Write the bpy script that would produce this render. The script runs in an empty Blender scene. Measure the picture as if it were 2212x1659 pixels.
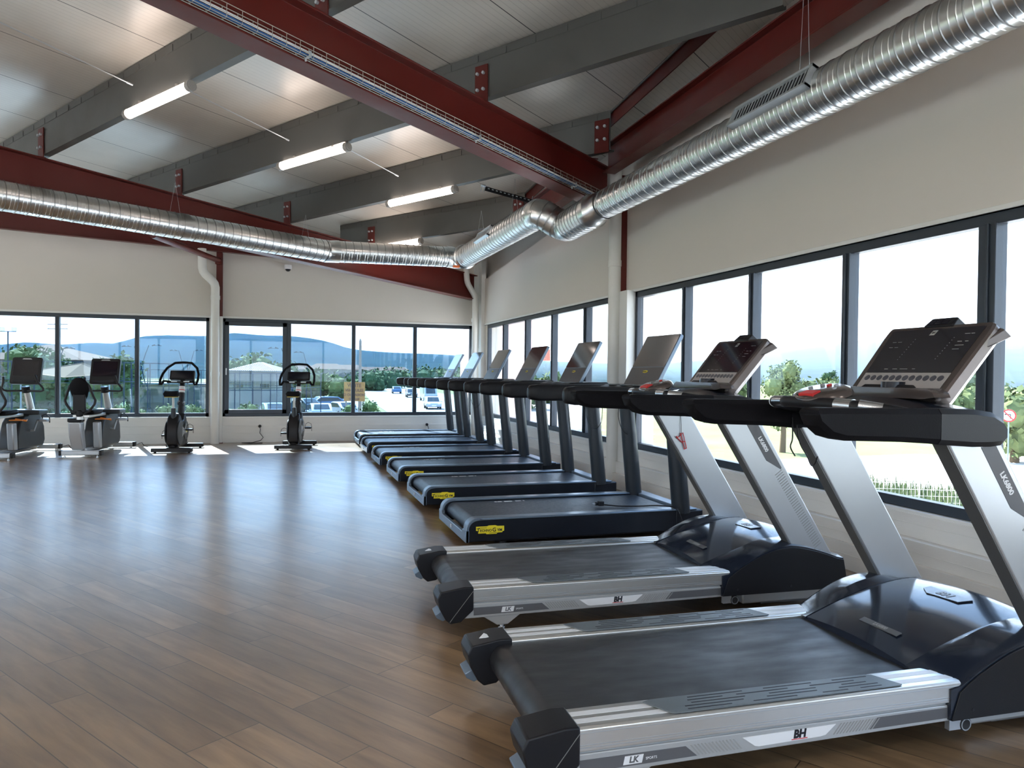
import bpy, bmesh, math, random
from mathutils import Vector, Matrix
random.seed(7)
R = math.radians
sc = bpy.context.scene
COL = sc.collection

# ---------------------------------------------------------------- camera
H = 1.30
FPX, YAW, PIT, ROL = 1600.0, R(17.41), R(-.798), R(.648)
fw = Vector((math.sin(YAW)*math.cos(PIT), math.cos(YAW)*math.cos(PIT), math.sin(PIT)))
rt0 = Vector((math.cos(YAW), -math.sin(YAW), 0)); up0 = rt0.cross(fw)
rt = rt0*math.cos(ROL)+up0*math.sin(ROL); up = up0*math.cos(ROL)-rt0*math.sin(ROL)
cam_d = bpy.data.cameras.new('camera'); cam = bpy.data.objects.new('camera', cam_d); COL.objects.link(cam)
cam.matrix_world = Matrix(((rt.x, up.x, -fw.x, 0), (rt.y, up.y, -fw.y, 0), (rt.z, up.z, -fw.z, H), (0, 0, 0, 1)))
cam_d.sensor_width = 36; cam_d.lens = 36*FPX/2212; cam_d.clip_start = .05; cam_d.clip_end = 4000
sc.camera = cam
def far(x, y, d):
    'a surveyed far point: bearing taken from the camera station, at distance d'
    v = fw+rt*((x-1106)/FPX)-up*((y-829.5)/FPX)
    return Vector((0, 0, H))+v*d

# ---------------------------------------------------------------- view, world, sun
sc.view_settings.view_transform = 'Standard'
try: sc.view_settings.look = 'None'
except Exception: pass
sc.view_settings.gamma = 1; sc.view_settings.use_curve_mapping = False
sc.view_settings.exposure = 0.66
w = bpy.data.worlds.new('sky'); sc.world = w; w.use_nodes = True
nt = w.node_tree; nt.nodes.clear()
o = nt.nodes.new('ShaderNodeOutputWorld'); b = nt.nodes.new('ShaderNodeBackground')
tc = nt.nodes.new('ShaderNodeTexCoord'); sx = nt.nodes.new('ShaderNodeSeparateXYZ'); cr = nt.nodes.new('ShaderNodeValToRGB')
nt.links.new(tc.outputs['Generated'], sx.inputs[0]); nt.links.new(sx.outputs['Z'], cr.inputs[0])
cr.color_ramp.elements[0].position = 0; cr.color_ramp.elements[0].color = (.88, .95, 1, 1)
cr.color_ramp.elements[1].position = .5; cr.color_ramp.elements[1].color = (.45, .66, 1, 1)
nt.links.new(cr.outputs[0], b.inputs[0]); b.inputs[1].default_value = 3.0
nt.links.new(b.outputs[0], o.inputs[0])
sd = bpy.data.lights.new('sun', 'SUN'); sd.energy = 23.0; sd.angle = R(.53); sd.color = (1, .96, .9)
so = bpy.data.objects.new('sun', sd); COL.objects.link(so); so.location = (-20, 60, 60)
so.rotation_euler = Vector((.26, -1, -1.0)).to_track_quat('-Z', 'Y').to_euler()

# ---------------------------------------------------------------- helpers
class MB:
    def __init__(s): s.v = []; s.f = []; s.m = []
    def add(s, vs, fs, mi=0):
        n = len(s.v); s.v += [tuple(p) for p in vs]
        s.f += [tuple(i+n for i in f) for f in fs]; s.m += [mi]*len(fs); return s
    def box(s, x0, x1, y0, y1, z0, z1, mi=0, M=None):
        vs = [Vector((x, y, z)) for x in (x0, x1) for y in (y0, y1) for z in (z0, z1)]
        if M is not None: vs = [M @ p for p in vs]
        return s.add(vs, [(0, 1, 3, 2), (4, 6, 7, 5), (0, 4, 5, 1), (2, 3, 7, 6), (0, 2, 6, 4), (1, 5, 7, 3)], mi)
    def prism(s, poly, fn, t0, t1, mi=0):
        'poly of (a, b), swept from t0 to t1; fn(a, b, t) -> point'
        n = len(poly); vs = [fn(a, b, t0) for a, b in poly]+[fn(a, b, t1) for a, b in poly]
        fs = [tuple(range(n-1, -1, -1)), tuple(range(n, 2*n))]+[(i, (i+1) % n, n+(i+1) % n, n+i) for i in range(n)]
        return s.add(vs, fs, mi)
    def xz(s, poly, y0, y1, mi=0): return s.prism(poly, lambda a, b, t: (a, t, b), y0, y1, mi)
    def yz(s, poly, x0, x1, mi=0): return s.prism(poly, lambda a, b, t: (t, a, b), x0, x1, mi)
    def xy(s, poly, z0, z1, mi=0): return s.prism(poly, lambda a, b, t: (a, b, t), z0, z1, mi)
    def hull(s, A, B, mi=0):
        'two same-length loops joined'
        n = len(A); return s.add(list(A)+list(B), [tuple(range(n-1, -1, -1)), tuple(range(n, 2*n))]+[(i, (i+1) % n, n+(i+1) % n, n+i) for i in range(n)], mi)
    def loops(s, L, mi=0, cap=True):
        n = len(L[0]); vs = [p for l in L for p in l]; fs = []
        for k in range(len(L)-1):
            for i in range(n): fs.append((k*n+i, k*n+(i+1) % n, (k+1)*n+(i+1) % n, (k+1)*n+i))
        if cap: fs += [tuple(range(n-1, -1, -1)), tuple(range((len(L)-1)*n, len(L)*n))]
        return s.add(vs, fs, mi)
    def tube(s, pts, r, n=10, mi=0, cap=True, sy=1.0):
        P = [Vector(p) for p in pts]; rr = r if isinstance(r, (list, tuple)) else [r]*len(P)
        t0 = (P[1]-P[0]).normalized(); ref = Vector((0, 0, 1)) if abs(t0.z) < .9 else Vector((1, 0, 0))
        u = t0.cross(ref).normalized(); L = []
        for i, p in enumerate(P):
            if i == 0: t = P[1]-P[0]
            elif i == len(P)-1: t = P[-1]-P[-2]
            else: t = (P[i+1]-P[i]).normalized()+(P[i]-P[i-1]).normalized()
            t.normalize(); u = (u-t*u.dot(t)).normalized(); w_ = t.cross(u)
            L.append([p+(u*math.cos(2*math.pi*k/n)+w_*math.sin(2*math.pi*k/n)*sy)*rr[i] for k in range(n)])
        return s.loops(L, mi, cap)
    def lathe(s, prof, c=(0, 0, 0), n=20, axis='z', mi=0):
        L = []
        for r_, h in prof:
            l = []
            for k in range(n):
                a = 2*math.pi*k/n; x, y = r_*math.cos(a), r_*math.sin(a)
                l.append({'z': (c[0]+x, c[1]+y, c[2]+h), 'y': (c[0]+x, c[1]+h, c[2]+y), 'x': (c[0]+h, c[1]+x, c[2]+y)}[axis])
            L.append(l)
        if prof[0][0] > 0 and prof[-1][0] > 0: return s.loops(L+[L[0]], mi, cap=False)
        return s.loops(L, mi)
    def mesh(s, me, M, mi=0):
        return s.add([M @ v.co for v in me.vertices], [tuple(p.vertices) for p in me.polygons], mi)
    def build(s, name, mats, parent=None, smooth=None, bevel=0, seg=2):
        me = bpy.data.meshes.new(name); me.from_pydata(s.v, [], s.f)
        if not isinstance(mats, (list, tuple)): mats = [mats]
        for m in mats: me.materials.append(M_[m])
        for p, mi in zip(me.polygons, s.m): p.material_index = mi
        bm = bmesh.new(); bm.from_mesh(me); bmesh.ops.recalc_face_normals(bm, faces=bm.faces); bm.to_mesh(me); bm.free()
        if smooth:
            for p in me.polygons: p.use_smooth = True
            me.set_sharp_from_angle(angle=R(smooth))
        ob = bpy.data.objects.new(name, me); COL.objects.link(ob)
        if parent: ob.parent = parent
        if bevel:
            bv = ob.modifiers.new('bevel', 'BEVEL'); bv.width = bevel; bv.segments = seg; bv.limit_method = 'ANGLE'; bv.angle_limit = R(35)
            if not smooth:
                for p in me.polygons: p.use_smooth = True
                me.set_sharp_from_angle(angle=R(30))
        return ob

def tag(ob, label=None, cat=None, group=None, kind=None):
    if label: ob['label'] = label
    if cat: ob['category'] = cat
    if group: ob['group'] = group
    if kind: ob['kind'] = kind
    return ob
def thing(name, label, cat, loc=(0, 0, 0), rz=0, group=None):
    e = bpy.data.objects.new(name, None); e.empty_display_size = .1; COL.objects.link(e)
    e.location = loc; e.rotation_euler = (0, 0, rz); return tag(e, label, cat, group)
def struct(mb, name, mats, **k): return tag(mb.build(name, mats, **k), kind='structure')
def copy_tree(ob, parent=None):
    c = ob.copy(); COL.objects.link(c)
    if parent: c.parent = parent
    for ch in list(ob.children): copy_tree(ch, c)
    return c
_tx = {}
def text_mesh(t, size, extrude=.001, bold=0.0, shear=0.0):
    k = (t, size, extrude, bold, shear)
    if k not in _tx:
        cu = bpy.data.curves.new('lettering', 'FONT'); cu.body = t; cu.size = size; cu.extrude = extrude
        cu.align_x = 'CENTER'; cu.align_y = 'CENTER'; cu.offset = bold; cu.shear = shear; cu.resolution_u = 3
        ob = bpy.data.objects.new('lettering', cu); COL.objects.link(ob)
        bpy.context.view_layer.update()
        me = bpy.data.meshes.new_from_object(ob.evaluated_get(bpy.context.evaluated_depsgraph_get()))
        bpy.data.objects.remove(ob); _tx[k] = me
    return _tx[k]
def frame(origin, ux, uy):
    'matrix with local x along ux, y along uy'
    x = Vector(ux).normalized(); z = x.cross(Vector(uy)).normalized(); y = z.cross(x); o_ = Vector(origin)
    return Matrix(((x.x, y.x, z.x, o_.x), (x.y, y.y, z.y, o_.y), (x.z, y.z, z.z, o_.z), (0, 0, 0, 1)))
def arc(cx, cy, r, a0, a1, n=6): return [(cx+r*math.cos(R(a0+(a1-a0)*i/n)), cy+r*math.sin(R(a0+(a1-a0)*i/n))) for i in range(n+1)]
def rrect(x0, x1, y0, y1, r, n=4): return arc(x1-r, y1-r, r, 0, 90, n)+arc(x0+r, y1-r, r, 90, 180, n)+arc(x0+r, y0+r, r, 180, 270, n)+arc(x1-r, y0+r, r, 270, 360, n)

# ---------------------------------------------------------------- materials
M_ = {}
def mat(name, col, rough=.5, metal=0, noise=0, nscale=8, bump=0, bscale=60, coat=0, spec=None, emit=None, es=0, stretch=(1, 1, 1), rn=0):
    m = bpy.data.materials.new(name); m.use_nodes = True; t = m.node_tree; p = t.nodes['Principled BSDF']
    p.inputs['Base Color'].default_value = (*col, 1); p.inputs['Roughness'].default_value = rough; p.inputs['Metallic'].default_value = metal
    if coat: p.inputs['Coat Weight'].default_value = coat; p.inputs['Coat Roughness'].default_value = .06
    if spec is not None: p.inputs['Specular IOR Level'].default_value = spec
    if emit: p.inputs['Emission Color'].default_value = (*emit, 1); p.inputs['Emission Strength'].default_value = es
    if noise or bump or rn:
        c = t.nodes.new('ShaderNodeTexCoord'); mp = t.nodes.new('ShaderNodeMapping'); mp.inputs['Scale'].default_value = stretch
        t.links.new(c.outputs['Object'], mp.inputs[0])
    if noise or rn:
        n = t.nodes.new('ShaderNodeTexNoise'); n.inputs['Scale'].default_value = nscale; n.inputs['Detail'].default_value = 5; t.links.new(mp.outputs[0], n.inputs[0])
    if noise:
        x = t.nodes.new('ShaderNodeMix'); x.data_type = 'RGBA'
        x.inputs['A'].default_value = (*[min(1, k*(1-noise)) for k in col], 1); x.inputs['B'].default_value = (*[min(1, k*(1+noise)) for k in col], 1)
        t.links.new(n.outputs[0], x.inputs['Factor']); t.links.new(x.outputs['Result'], p.inputs['Base Color'])
    if rn:
        mr = t.nodes.new('ShaderNodeMapRange'); mr.inputs['From Min'].default_value = .3; mr.inputs['From Max'].default_value = .7
        mr.inputs['To Min'].default_value = max(0, rough-rn); mr.inputs['To Max'].default_value = rough+rn
        t.links.new(n.outputs[0], mr.inputs[0]); t.links.new(mr.outputs[0], p.inputs['Roughness'])
    if bump:
        nb = t.nodes.new('ShaderNodeTexNoise'); nb.inputs['Scale'].default_value = bscale; nb.inputs['Detail'].default_value = 3; t.links.new(mp.outputs[0], nb.inputs[0])
        bp = t.nodes.new('ShaderNodeBump'); bp.inputs['Strength'].default_value = bump; bp.inputs['Distance'].default_value = .01
        t.links.new(nb.outputs[0], bp.inputs['Height']); t.links.new(bp.outputs[0], p.inputs['Normal'])
    M_[name] = m; return m
mat('wall', (.68, .63, .57), .75, noise=.03, nscale=1.5)
mat('wainscot', (.74, .72, .68), .6, noise=.06, nscale=3, stretch=(1, 1, 4), bump=.1, bscale=30)
mat('white_paint', (.75, .74, .71), .5)
mat('pvc', (.74, .72, .67), .4, noise=.04, nscale=6)
mat('red', (.10, .011, .007), .40, noise=.18, nscale=2.5, rn=.08, spec=.4)
mat('galv', (.115, .115, .105), .5, .3, noise=.16, nscale=4, rn=.08)
mat('galv_light', (.52, .56, .58), .4, .5)
mat('galv_wire', (.40, .39, .34), .5, .4)
mat('steel', (.62, .64, .66), .25, 1)
mat('zinc', (.72, .73, .72), .28, 1, noise=.05, nscale=3)
mat('frame_alu', (.035, .045, .06), .35, .2, spec=.5)
mat('black_plastic', (.008, .008, .010), .42, spec=.3, bump=.05, bscale=300)
mat('black_gloss', (.012, .016, .026), .2, coat=.2)
mat('black_rubber', (.018, .018, .02), .6)
mat('hood', (.012, .017, .030), .15, coat=.3)
mat('tread_side', (.005, .007, .012), .36, spec=.35)
mat('tread_rail', (.16, .21, .27), .3, .5)
mat('post', (.022, .028, .036), .33, .35)
mat('belt', (.020, .030, .046), .38, noise=.25, nscale=40, bump=.15, bscale=400, rn=.05)
mat('belt_worn', (.017, .017, .019), .42, noise=.8, nscale=5, stretch=(1, 3, 1), bump=.12, bscale=350, rn=.12)
mat('grip', (.13, .15, .16), .42, .3)
mat('alu', (.66, .65, .62), .32, .85, noise=.03, nscale=3, stretch=(1, 30, 30))
mat('alu_band', (.80, .80, .80), .5, .3)
mat('silver', (.46, .48, .50), .32, .6)
mat('wall_white', (.17, .165, .155), .8, spec=.05)
mat('dull_yellow', (.55, .42, .08), .5)
mat('silver_dark', (.13, .13, .13), .4, .4)
mat('skirt', (.45, .46, .46), .4, .4)
mat('decal_dark', (.10, .10, .105), .5)
mat('decal_light', (.78, .78, .78), .5)
mat('decal_mid', (.30, .30, .29), .5)
mat('white', (.8, .8, .8), .5)
mat('ink', (.006, .006, .012), .5)
mat('red_mark', (.6, .02, .02), .4)
mat('yellow', (.82, .66, .02), .45)
mat('screen', (.010, .010, .016), .08, coat=.5)
mat('tab_screen', (.05, .05, .052), .10, coat=.3)
mat('tab_low', (.055, .055, .058), .4)
mat('button', (.10, .10, .12), .35, .4)
mat('panel_grey', (.40, .37, .36), .4, .2)
mat('bronze', (.10, .08, .075), .25, .5, coat=.3)
mat('orange', (.8, .25, .03), .5)
mat('blue_cable', (.02, .10, .28), .5)
mat('grey_cable', (.45, .45, .42), .5)
mat('cushion', (.007, .0065, .008), .65, spec=.12, bump=.1, bscale=200)
mat('bike_grey', (.028, .033, .038), .35, .2)
mat('lamp_tube', (1, .9, .85), .4, emit=(1, .84, .76), es=9)
mat('fill_glow', (1, .95, .9), .4, emit=(1, .93, .86), es=15)  # emission of the unseen panels added as fill
mat('lamp_cap', (.30, .28, .25), .4)
mat('orange_label', (.65, .14, .03), .5)
# outside
mat('grass', (.12, .15, .06), .9, spec=.05, noise=.5, nscale=1.2)
mat('verge', (.13, .15, .07), .9, spec=.05, noise=.35, nscale=.3)
mat('asphalt', (.22, .22, .22), .9, spec=.05, noise=.06, nscale=1)
mat('concrete', (.55, .53, .50), .9, spec=.05, noise=.05, nscale=.4)
mat('stucco', (.13, .12, .11), .9, spec=.05)
mat('rooftile', (.10, .075, .06), .9, spec=.05, noise=.4, nscale=3)
mat('sheet_roof', (.15, .15, .145), .5, spec=.05)
mat('leaf_a', (.07, .105, .04), .8, spec=.05, noise=.5, nscale=1.5)
mat('leaf_b', (.115, .145, .065), .8, spec=.05, noise=.5, nscale=1.5)
mat('leaf_c', (.05, .09, .045), .8, spec=.05, noise=.4, nscale=1.5)
mat('bark', (.12, .09, .06), .9, spec=.05)
mat('hill', (.020, .035, .037), .95, spec=0, noise=.8, nscale=.05)
mat('steel_dark', (.03, .045, .07), .5, spec=.1)
mat('zinc_seam', (.42, .43, .43), .4, 1)
mat('steel_blue', (.16, .21, .26), .5)
mat('car_white', (.35, .37, .40), .25, coat=.5)
mat('car_blue', (.03, .10, .22), .25, coat=.5)
mat('car_dark', (.03, .035, .045), .25, coat=.5)
mat('car_glass', (.02, .03, .04), .1)
mat('tyre', (.02, .02, .02), .8)
mat('sign_orange', (.35, .18, .07), .6, spec=.05)
mat('sign_text', (.12, .05, .03), .6)
mat('sail', (.17, .13, .09), .8, spec=.05)
mat('wood_pole', (.25, .22, .2), .8, spec=.05)
mat('terracotta', (.45, .16, .11), .8)
mat('pink_wall', (.65, .48, .45), .9)
def glass(name, col, dirt=0.0):
    m = bpy.data.materials.new(name); m.use_nodes = True; t = m.node_tree; t.nodes.clear()
    o_ = t.nodes.new('ShaderNodeOutputMaterial'); tr = t.nodes.new('ShaderNodeBsdfTransparent'); gl = t.nodes.new('ShaderNodeBsdfGlossy')
    mx = t.nodes.new('ShaderNodeMixShader'); lw = t.nodes.new('ShaderNodeLayerWeight'); lw.inputs[0].default_value = .5; pw = t.nodes.new('ShaderNodeMath'); pw.operation = 'POWER'; pw.inputs[1].default_value = 5; t.links.new(lw.outputs['Facing'], pw.inputs[0]); fr = t.nodes.new('ShaderNodeMath'); fr.operation = 'MULTIPLY_ADD'; fr.inputs[1].default_value = .8; fr.inputs[2].default_value = .04; t.links.new(pw.outputs[0], fr.inputs[0])
    tr.inputs[0].default_value = (*col, 1); gl.inputs['Roughness'].default_value = .02
    t.links.new(fr.outputs[0], mx.inputs[0]); t.links.new(tr.outputs[0], mx.inputs[1]); t.links.new(gl.outputs[0], mx.inputs[2]); t.links.new(mx.outputs[0], o_.inputs[0])
    M_[name] = m
glass('glass', (.93, .96, .98)); glass('tinted_glass', (.68, .79, .87)); glass('court_glass', (.7, .85, .9))

def planks():
    m = bpy.data.materials.new('floor_planks'); m.use_nodes = True; t = m.node_tree; p = t.nodes['Principled BSDF']; N = t.nodes.new; L = t.links.new
    c = N('ShaderNodeTexCoord'); mp = N('ShaderNodeMapping'); mp.inputs['Rotation'].default_value = (0, 0, -R(90+34.5)); L(c.outputs['Object'], mp.inputs[0])
    br = N('ShaderNodeTexBrick'); br.inputs['Scale'].default_value = 1; br.inputs['Brick Width'].default_value = 1.2; br.inputs['Row Height'].default_value = .143
    br.inputs['Mortar Size'].default_value = .0022; br.inputs['Mortar Smooth'].default_value = .2; br.inputs['Bias'].default_value = 0; br.offset = .37; br.offset_frequency = 3
    br.inputs['Color1'].default_value = (.0, .0, .0, 1); br.inputs['Color2'].default_value = (1, 1, 1, 1); br.inputs['Mortar'].default_value = (.5, .5, .5, 1)
    L(mp.outputs[0], br.inputs[0])
    g = N('ShaderNodeTexNoise'); g.inputs['Scale'].default_value = 6; g.inputs['Detail'].default_value = 6; g.inputs['Roughness'].default_value = .6; g.inputs['Distortion'].default_value = .25
    mg = N('ShaderNodeMapping'); mg.inputs['Scale'].default_value = (.35, 2.6, 1); L(mp.outputs[0], mg.inputs[0])
    # shift the grain on each plank
    ad = N('ShaderNodeVectorMath'); ad.operation = 'ADD'; sc_ = N('ShaderNodeVectorMath'); sc_.operation = 'SCALE'; sc_.inputs['Scale'].default_value = 9
    L(br.outputs['Color'], sc_.inputs[0]); L(mg.outputs[0], ad.inputs[0]); L(sc_.outputs[0], ad.inputs[1]); L(ad.outputs[0], g.inputs[0])
    r1 = N('ShaderNodeValToRGB'); e = r1.color_ramp.elements; e[0].position = .15; e[0].color = (.085, .046, .022, 1); e[1].position = .85; e[1].color = (.36, .225, .115, 1)
    L(g.outputs[0], r1.inputs[0])
    r2 = N('ShaderNodeMapRange'); r2.inputs['To Min'].default_value = .78; r2.inputs['To Max'].default_value = 1.18; L(br.outputs['Color'], r2.inputs[0])
    mu = N('ShaderNodeVectorMath'); mu.operation = 'SCALE'; L(r1.outputs[0], mu.inputs[0]); L(r2.outputs[0], mu.inputs['Scale'])
    mx = N('ShaderNodeMix'); mx.data_type = 'RGBA'; L(br.outputs['Fac'], mx.inputs['Factor']); L(mu.outputs[0], mx.inputs['A']); mx.inputs['B'].default_value = (.05, .028, .016, 1)
    L(mx.outputs['Result'], p.inputs['Base Color'])
    n2 = N('ShaderNodeTexNoise'); n2.inputs['Scale'].default_value = 1.1; n2.inputs['Detail'].default_value = 2; L(mp.outputs[0], n2.inputs[0])
    rr = N('ShaderNodeMapRange'); rr.inputs['From Min'].default_value = 0; rr.inputs['From Max'].default_value = 1; rr.inputs['To Min'].default_value = .24; rr.inputs['To Max'].default_value = .38; p.inputs['Coat Weight'].default_value = .5; p.inputs['Coat Roughness'].default_value = .24
    L(n2.outputs[0], rr.inputs[0]); L(rr.outputs[0], p.inputs['Roughness'])
    bp = N('ShaderNodeBump'); bp.inputs['Strength'].default_value = .25; bp.inputs['Distance'].default_value = .002
    iv = N('ShaderNodeMath'); iv.operation = 'MULTIPLY'; iv.inputs[1].default_value = -1; L(br.outputs['Fac'], iv.inputs[0])
    L(iv.outputs[0], bp.inputs['Height']); L(bp.outputs[0], p.inputs['Normal']); p.inputs['Specular IOR Level'].default_value = 1.0
    M_['planks'] = m
planks()
def roof_panels():
    m = bpy.data.materials.new('roof_panels'); m.use_nodes = True; t = m.node_tree; p = t.nodes['Principled BSDF']; N = t.nodes.new; L = t.links.new
    c = N('ShaderNodeTexCoord'); mp = N('ShaderNodeMapping'); mp.inputs['Rotation'].default_value = (0, 0, -R(90-56)); L(c.outputs['Object'], mp.inputs[0])
    sx_ = N('ShaderNodeSeparateXYZ'); L(mp.outputs[0], sx_.inputs[0])
    def lines(per, wd):
        a = N('ShaderNodeMath'); a.operation = 'DIVIDE'; a.inputs[1].default_value = per; L(sx_.outputs['Y'], a.inputs[0])
        f = N('ShaderNodeMath'); f.operation = 'FRACT'; L(a.outputs[0], f.inputs[0])
        l = N('ShaderNodeMath'); l.operation = 'LESS_THAN'; l.inputs[1].default_value = wd/per; L(f.outputs[0], l.inputs[0]); return l
    big = lines(1.0, .010); small = lines(.0625, .006)
    n = N('ShaderNodeTexNoise'); n.inputs['Scale'].default_value = 1.3; n.inputs['Detail'].default_value = 4; L(mp.outputs[0], n.inputs[0])
    r1 = N('ShaderNodeValToRGB'); e = r1.color_ramp.elements; e[0].position = .3; e[0].color = (.56, .53, .47, 1); e[1].position = .7; e[1].color = (.66, .63, .57, 1); L(n.outputs[0], r1.inputs[0])
    x1 = N('ShaderNodeMix'); x1.data_type = 'RGBA'; x1.inputs['B'].default_value = (.40, .38, .34, 1); L(r1.outputs[0], x1.inputs['A'])
    k = N('ShaderNodeMath'); k.operation = 'MULTIPLY'; k.inputs[1].default_value = .5; L(small.outputs[0], k.inputs[0]); L(k.outputs[0], x1.inputs['Factor'])
    x2 = N('ShaderNodeMix'); x2.data_type = 'RGBA'; x2.inputs['B'].default_value = (.05, .05, .05, 1); L(x1.outputs['Result'], x2.inputs['A']); L(big.outputs[0], x2.inputs['Factor'])
    L(x2.outputs['Result'], p.inputs['Base Color']); p.inputs['Roughness'].default_value = .32; p.inputs['Metallic'].default_value = .15
    bp = N('ShaderNodeBump'); bp.inputs['Strength'].default_value = .5; bp.inputs['Distance'].default_value = .003; bp.invert = True
    nb = N('ShaderNodeTexNoise'); nb.inputs['Scale'].default_value = 3; L(mp.outputs[0], nb.inputs[0])
    s2 = N('ShaderNodeMath'); s2.operation = 'MULTIPLY_ADD'; s2.inputs[1].default_value = .4; L(small.outputs[0], s2.inputs[0]); L(nb.outputs[0], s2.inputs[2])
    L(s2.outputs[0], bp.inputs['Height']); L(bp.outputs[0], p.inputs['Normal'])
    M_['roof'] = m
roof_panels()

# ================================================================ the setting
XR, YB, XL, YF = 3.84, 14.29, -9.6, -3.6
def rz(x, y): return 4.878-.043*x-.0725*y
SILL, HEAD = .47, 2.24
struct(MB().box(XL-.3, XR+.4, YF-.3, YB+.4, -.2, 0), 'floor', 'planks')
b = MB(); c4 = [(XL-.3, YF-.3), (XR+.4, YF-.3), (XR+.4, YB+.4), (XL-.3, YB+.4)]
b.hull([(x, y, rz(x, y)) for x, y in c4], [(x, y, rz(x, y)+.12) for x, y in c4]); struct(b, 'ceiling', 'roof')
# wall openings: (a0, a1, [mullions])
BACK = [(-9.2, -6.08, [-8.0, -7.0]), (-5.82, -1.21, [-4.75, -3.6, -2.38]), (-.99, 3.64, [.14, 1.33, 2.5])]
RIGHT = [(8.18, 13.88, [9.03, 10.27, 11.5, 12.76]), (1.75, 7.61, [3.22, 4.32, 5.43, 6.53]), (-3.2, 1.4, [-2.1, -.9, .3])]
b = MB(); e0 = XL
for a0, a1, _ in BACK+[(XR+.25, 0, 0)]:
    if a0 > e0: b.box(e0, a0, YB, YB+.25, SILL-.02, HEAD+.02)
    e0 = a1
b.box(XL, XR+.25, YB, YB+.25, -.1, SILL)
b.xz([(XL, HEAD), (XR+.25, HEAD), (XR+.25, rz(XR+.25, YB)+.02), (XL, rz(XL, YB)+.02)], YB-.02, YB+.25)
struct(b, 'wall_back', 'wall')
b = MB(); e0 = YF
for a0, a1, _ in sorted(RIGHT)+[(YB, 0, 0)]:
    if a0 > e0: b.box(XR, XR+.25, e0, a0, SILL-.02, HEAD+.02)
    e0 = a1
b.box(XR, XR+.25, YF, YB, -.1, SILL)
b.yz([(YF, HEAD), (YB-.02, HEAD), (YB-.02, rz(XR, YB)-.56), (YF, rz(XR, YF)-.56)], XR-.02, XR+.10)
b.yz([(YF, HEAD), (YB-.02, HEAD), (YB-.02, rz(XR, YB)+.05), (YF, rz(XR, YF)+.05)], XR+.10, XR+.25)
struct(b, 'wall_right', 'wall')
# the hall's other two walls; their unseen windows are added to bring in daylight
b = MB(); b.box(XL-.25, XL, YF, YB, -.1, .47)
b.box(XL-.25, XL, YF, -2.5, .47, 2.6); b.box(XL-.25, XL, 12.8, YB, .47, 2.6); b.box(XL-.25, XL, 4.7, 5.2, .47, 2.6)
b.yz([(YF, 2.6), (YB, 2.6), (YB, rz(XL, YB)+.05), (YF, rz(XL, YF)+.05)], XL-.25, XL); struct(b, 'wall_left', 'wall')
b = MB(); b.box(XL, XR+.25, YF-.25, YF, -.1, .47); b.box(XL, -8.8, YF-.25, YF, .47, 2.6); b.box(3.2, XR+.25, YF-.25, YF, .47, 2.6); b.box(-3.2, -2.6, YF-.25, YF, .47, 2.6)
b.xz([(XL, 2.6), (XR+.25, 2.6), (XR+.25, rz(XR, YF)+.05), (XL, rz(XL, YF)+.05)], YF-.25, YF); struct(b, 'wall_front', 'wall')

def window(n, axis, a0, a1, mull, sash=False, top=HEAD, wide=None):
    'axis x: in the back wall; axis y: in the right wall'
    P = (lambda a, d, z: (a, YB+d, z)) if axis == 'x' else (lambda a, d, z: (XR+d, a, z))
    def bx(m, p0, p1, d0, d1, z0, z1, mi=0):
        q0, q1 = P(p0, d0, z0), P(p1, d1, z1); m.box(q0[0], q1[0], q0[1], q1[1], z0, z1, mi)
    root = bpy.data.objects.new('window_%d' % n, None); COL.objects.link(root); tag(root, kind='structure')
    f = MB(); d0, d1 = .0, .075
    for z0, z1 in ((SILL, SILL+.065), (top-.065, top)): bx(f, a0, a1, d0, d1, z0, z1)
    bx(f, a0, a0+.055, d0, d1, SILL, top); bx(f, a1-.055, a1, d0, d1, SILL, top)
    f.build('frame', 'frame_alu', root, bevel=.004)
    for i, mm in enumerate(mull):
        h = .055 if (wide and i in wide) else .034
        m = MB(); bx(m, mm-h, mm+h, -.015, d1, SILL+.06, top-.06)
        bx(m, mm-h*.35, mm-h*.1, -.03, -.015, SILL+.06, top-.06); m.build('mullion', 'frame_alu', root, bevel=.004)
    ed = [a0+.05]+list(mull)+[a1-.05]
    for i in range(len(ed)-1):
        p = MB(); bx(p, ed[i]+.03, ed[i+1]-.03, .035, .043, SILL+.06, top-.06); p.build('pane', 'tinted_glass' if axis == 'x' else 'glass', root)
    if sash:
        s = MB(); p0, p1 = ed[0]-.01, ed[1]-.02; z0, z1 = SILL+.05, top-.055; k = .075
        bx(s, p0, p1, -.03, .03, z0, z0+k); bx(s, p0, p1, -.03, .03, z1-k, z1); bx(s, p0, p0+k, -.03, .03, z0, z1); bx(s, p1-k, p1, -.03, .03, z0, z1)
        s.build('sash', 'frame_alu', root, bevel=.005)
        h = MB(); bx(h, p0+.02, p0+.04, -.06, -.03, 1.30, 1.34); bx(h, p0+.02, p0+.04, -.07, -.06, 1.22, 1.34); h.build('handle', 'silver', root)
    return root
window(1, 'x', *BACK[1]); window(2, 'x', *BACK[2], sash=True, wide=(0,)); window(5, 'x', *BACK[0])
window(3, 'y', *RIGHT[0], wide=(0,)); window(4, 'y', *RIGHT[1], wide=(0,)); window(6, 'y', *RIGHT[2])
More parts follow.
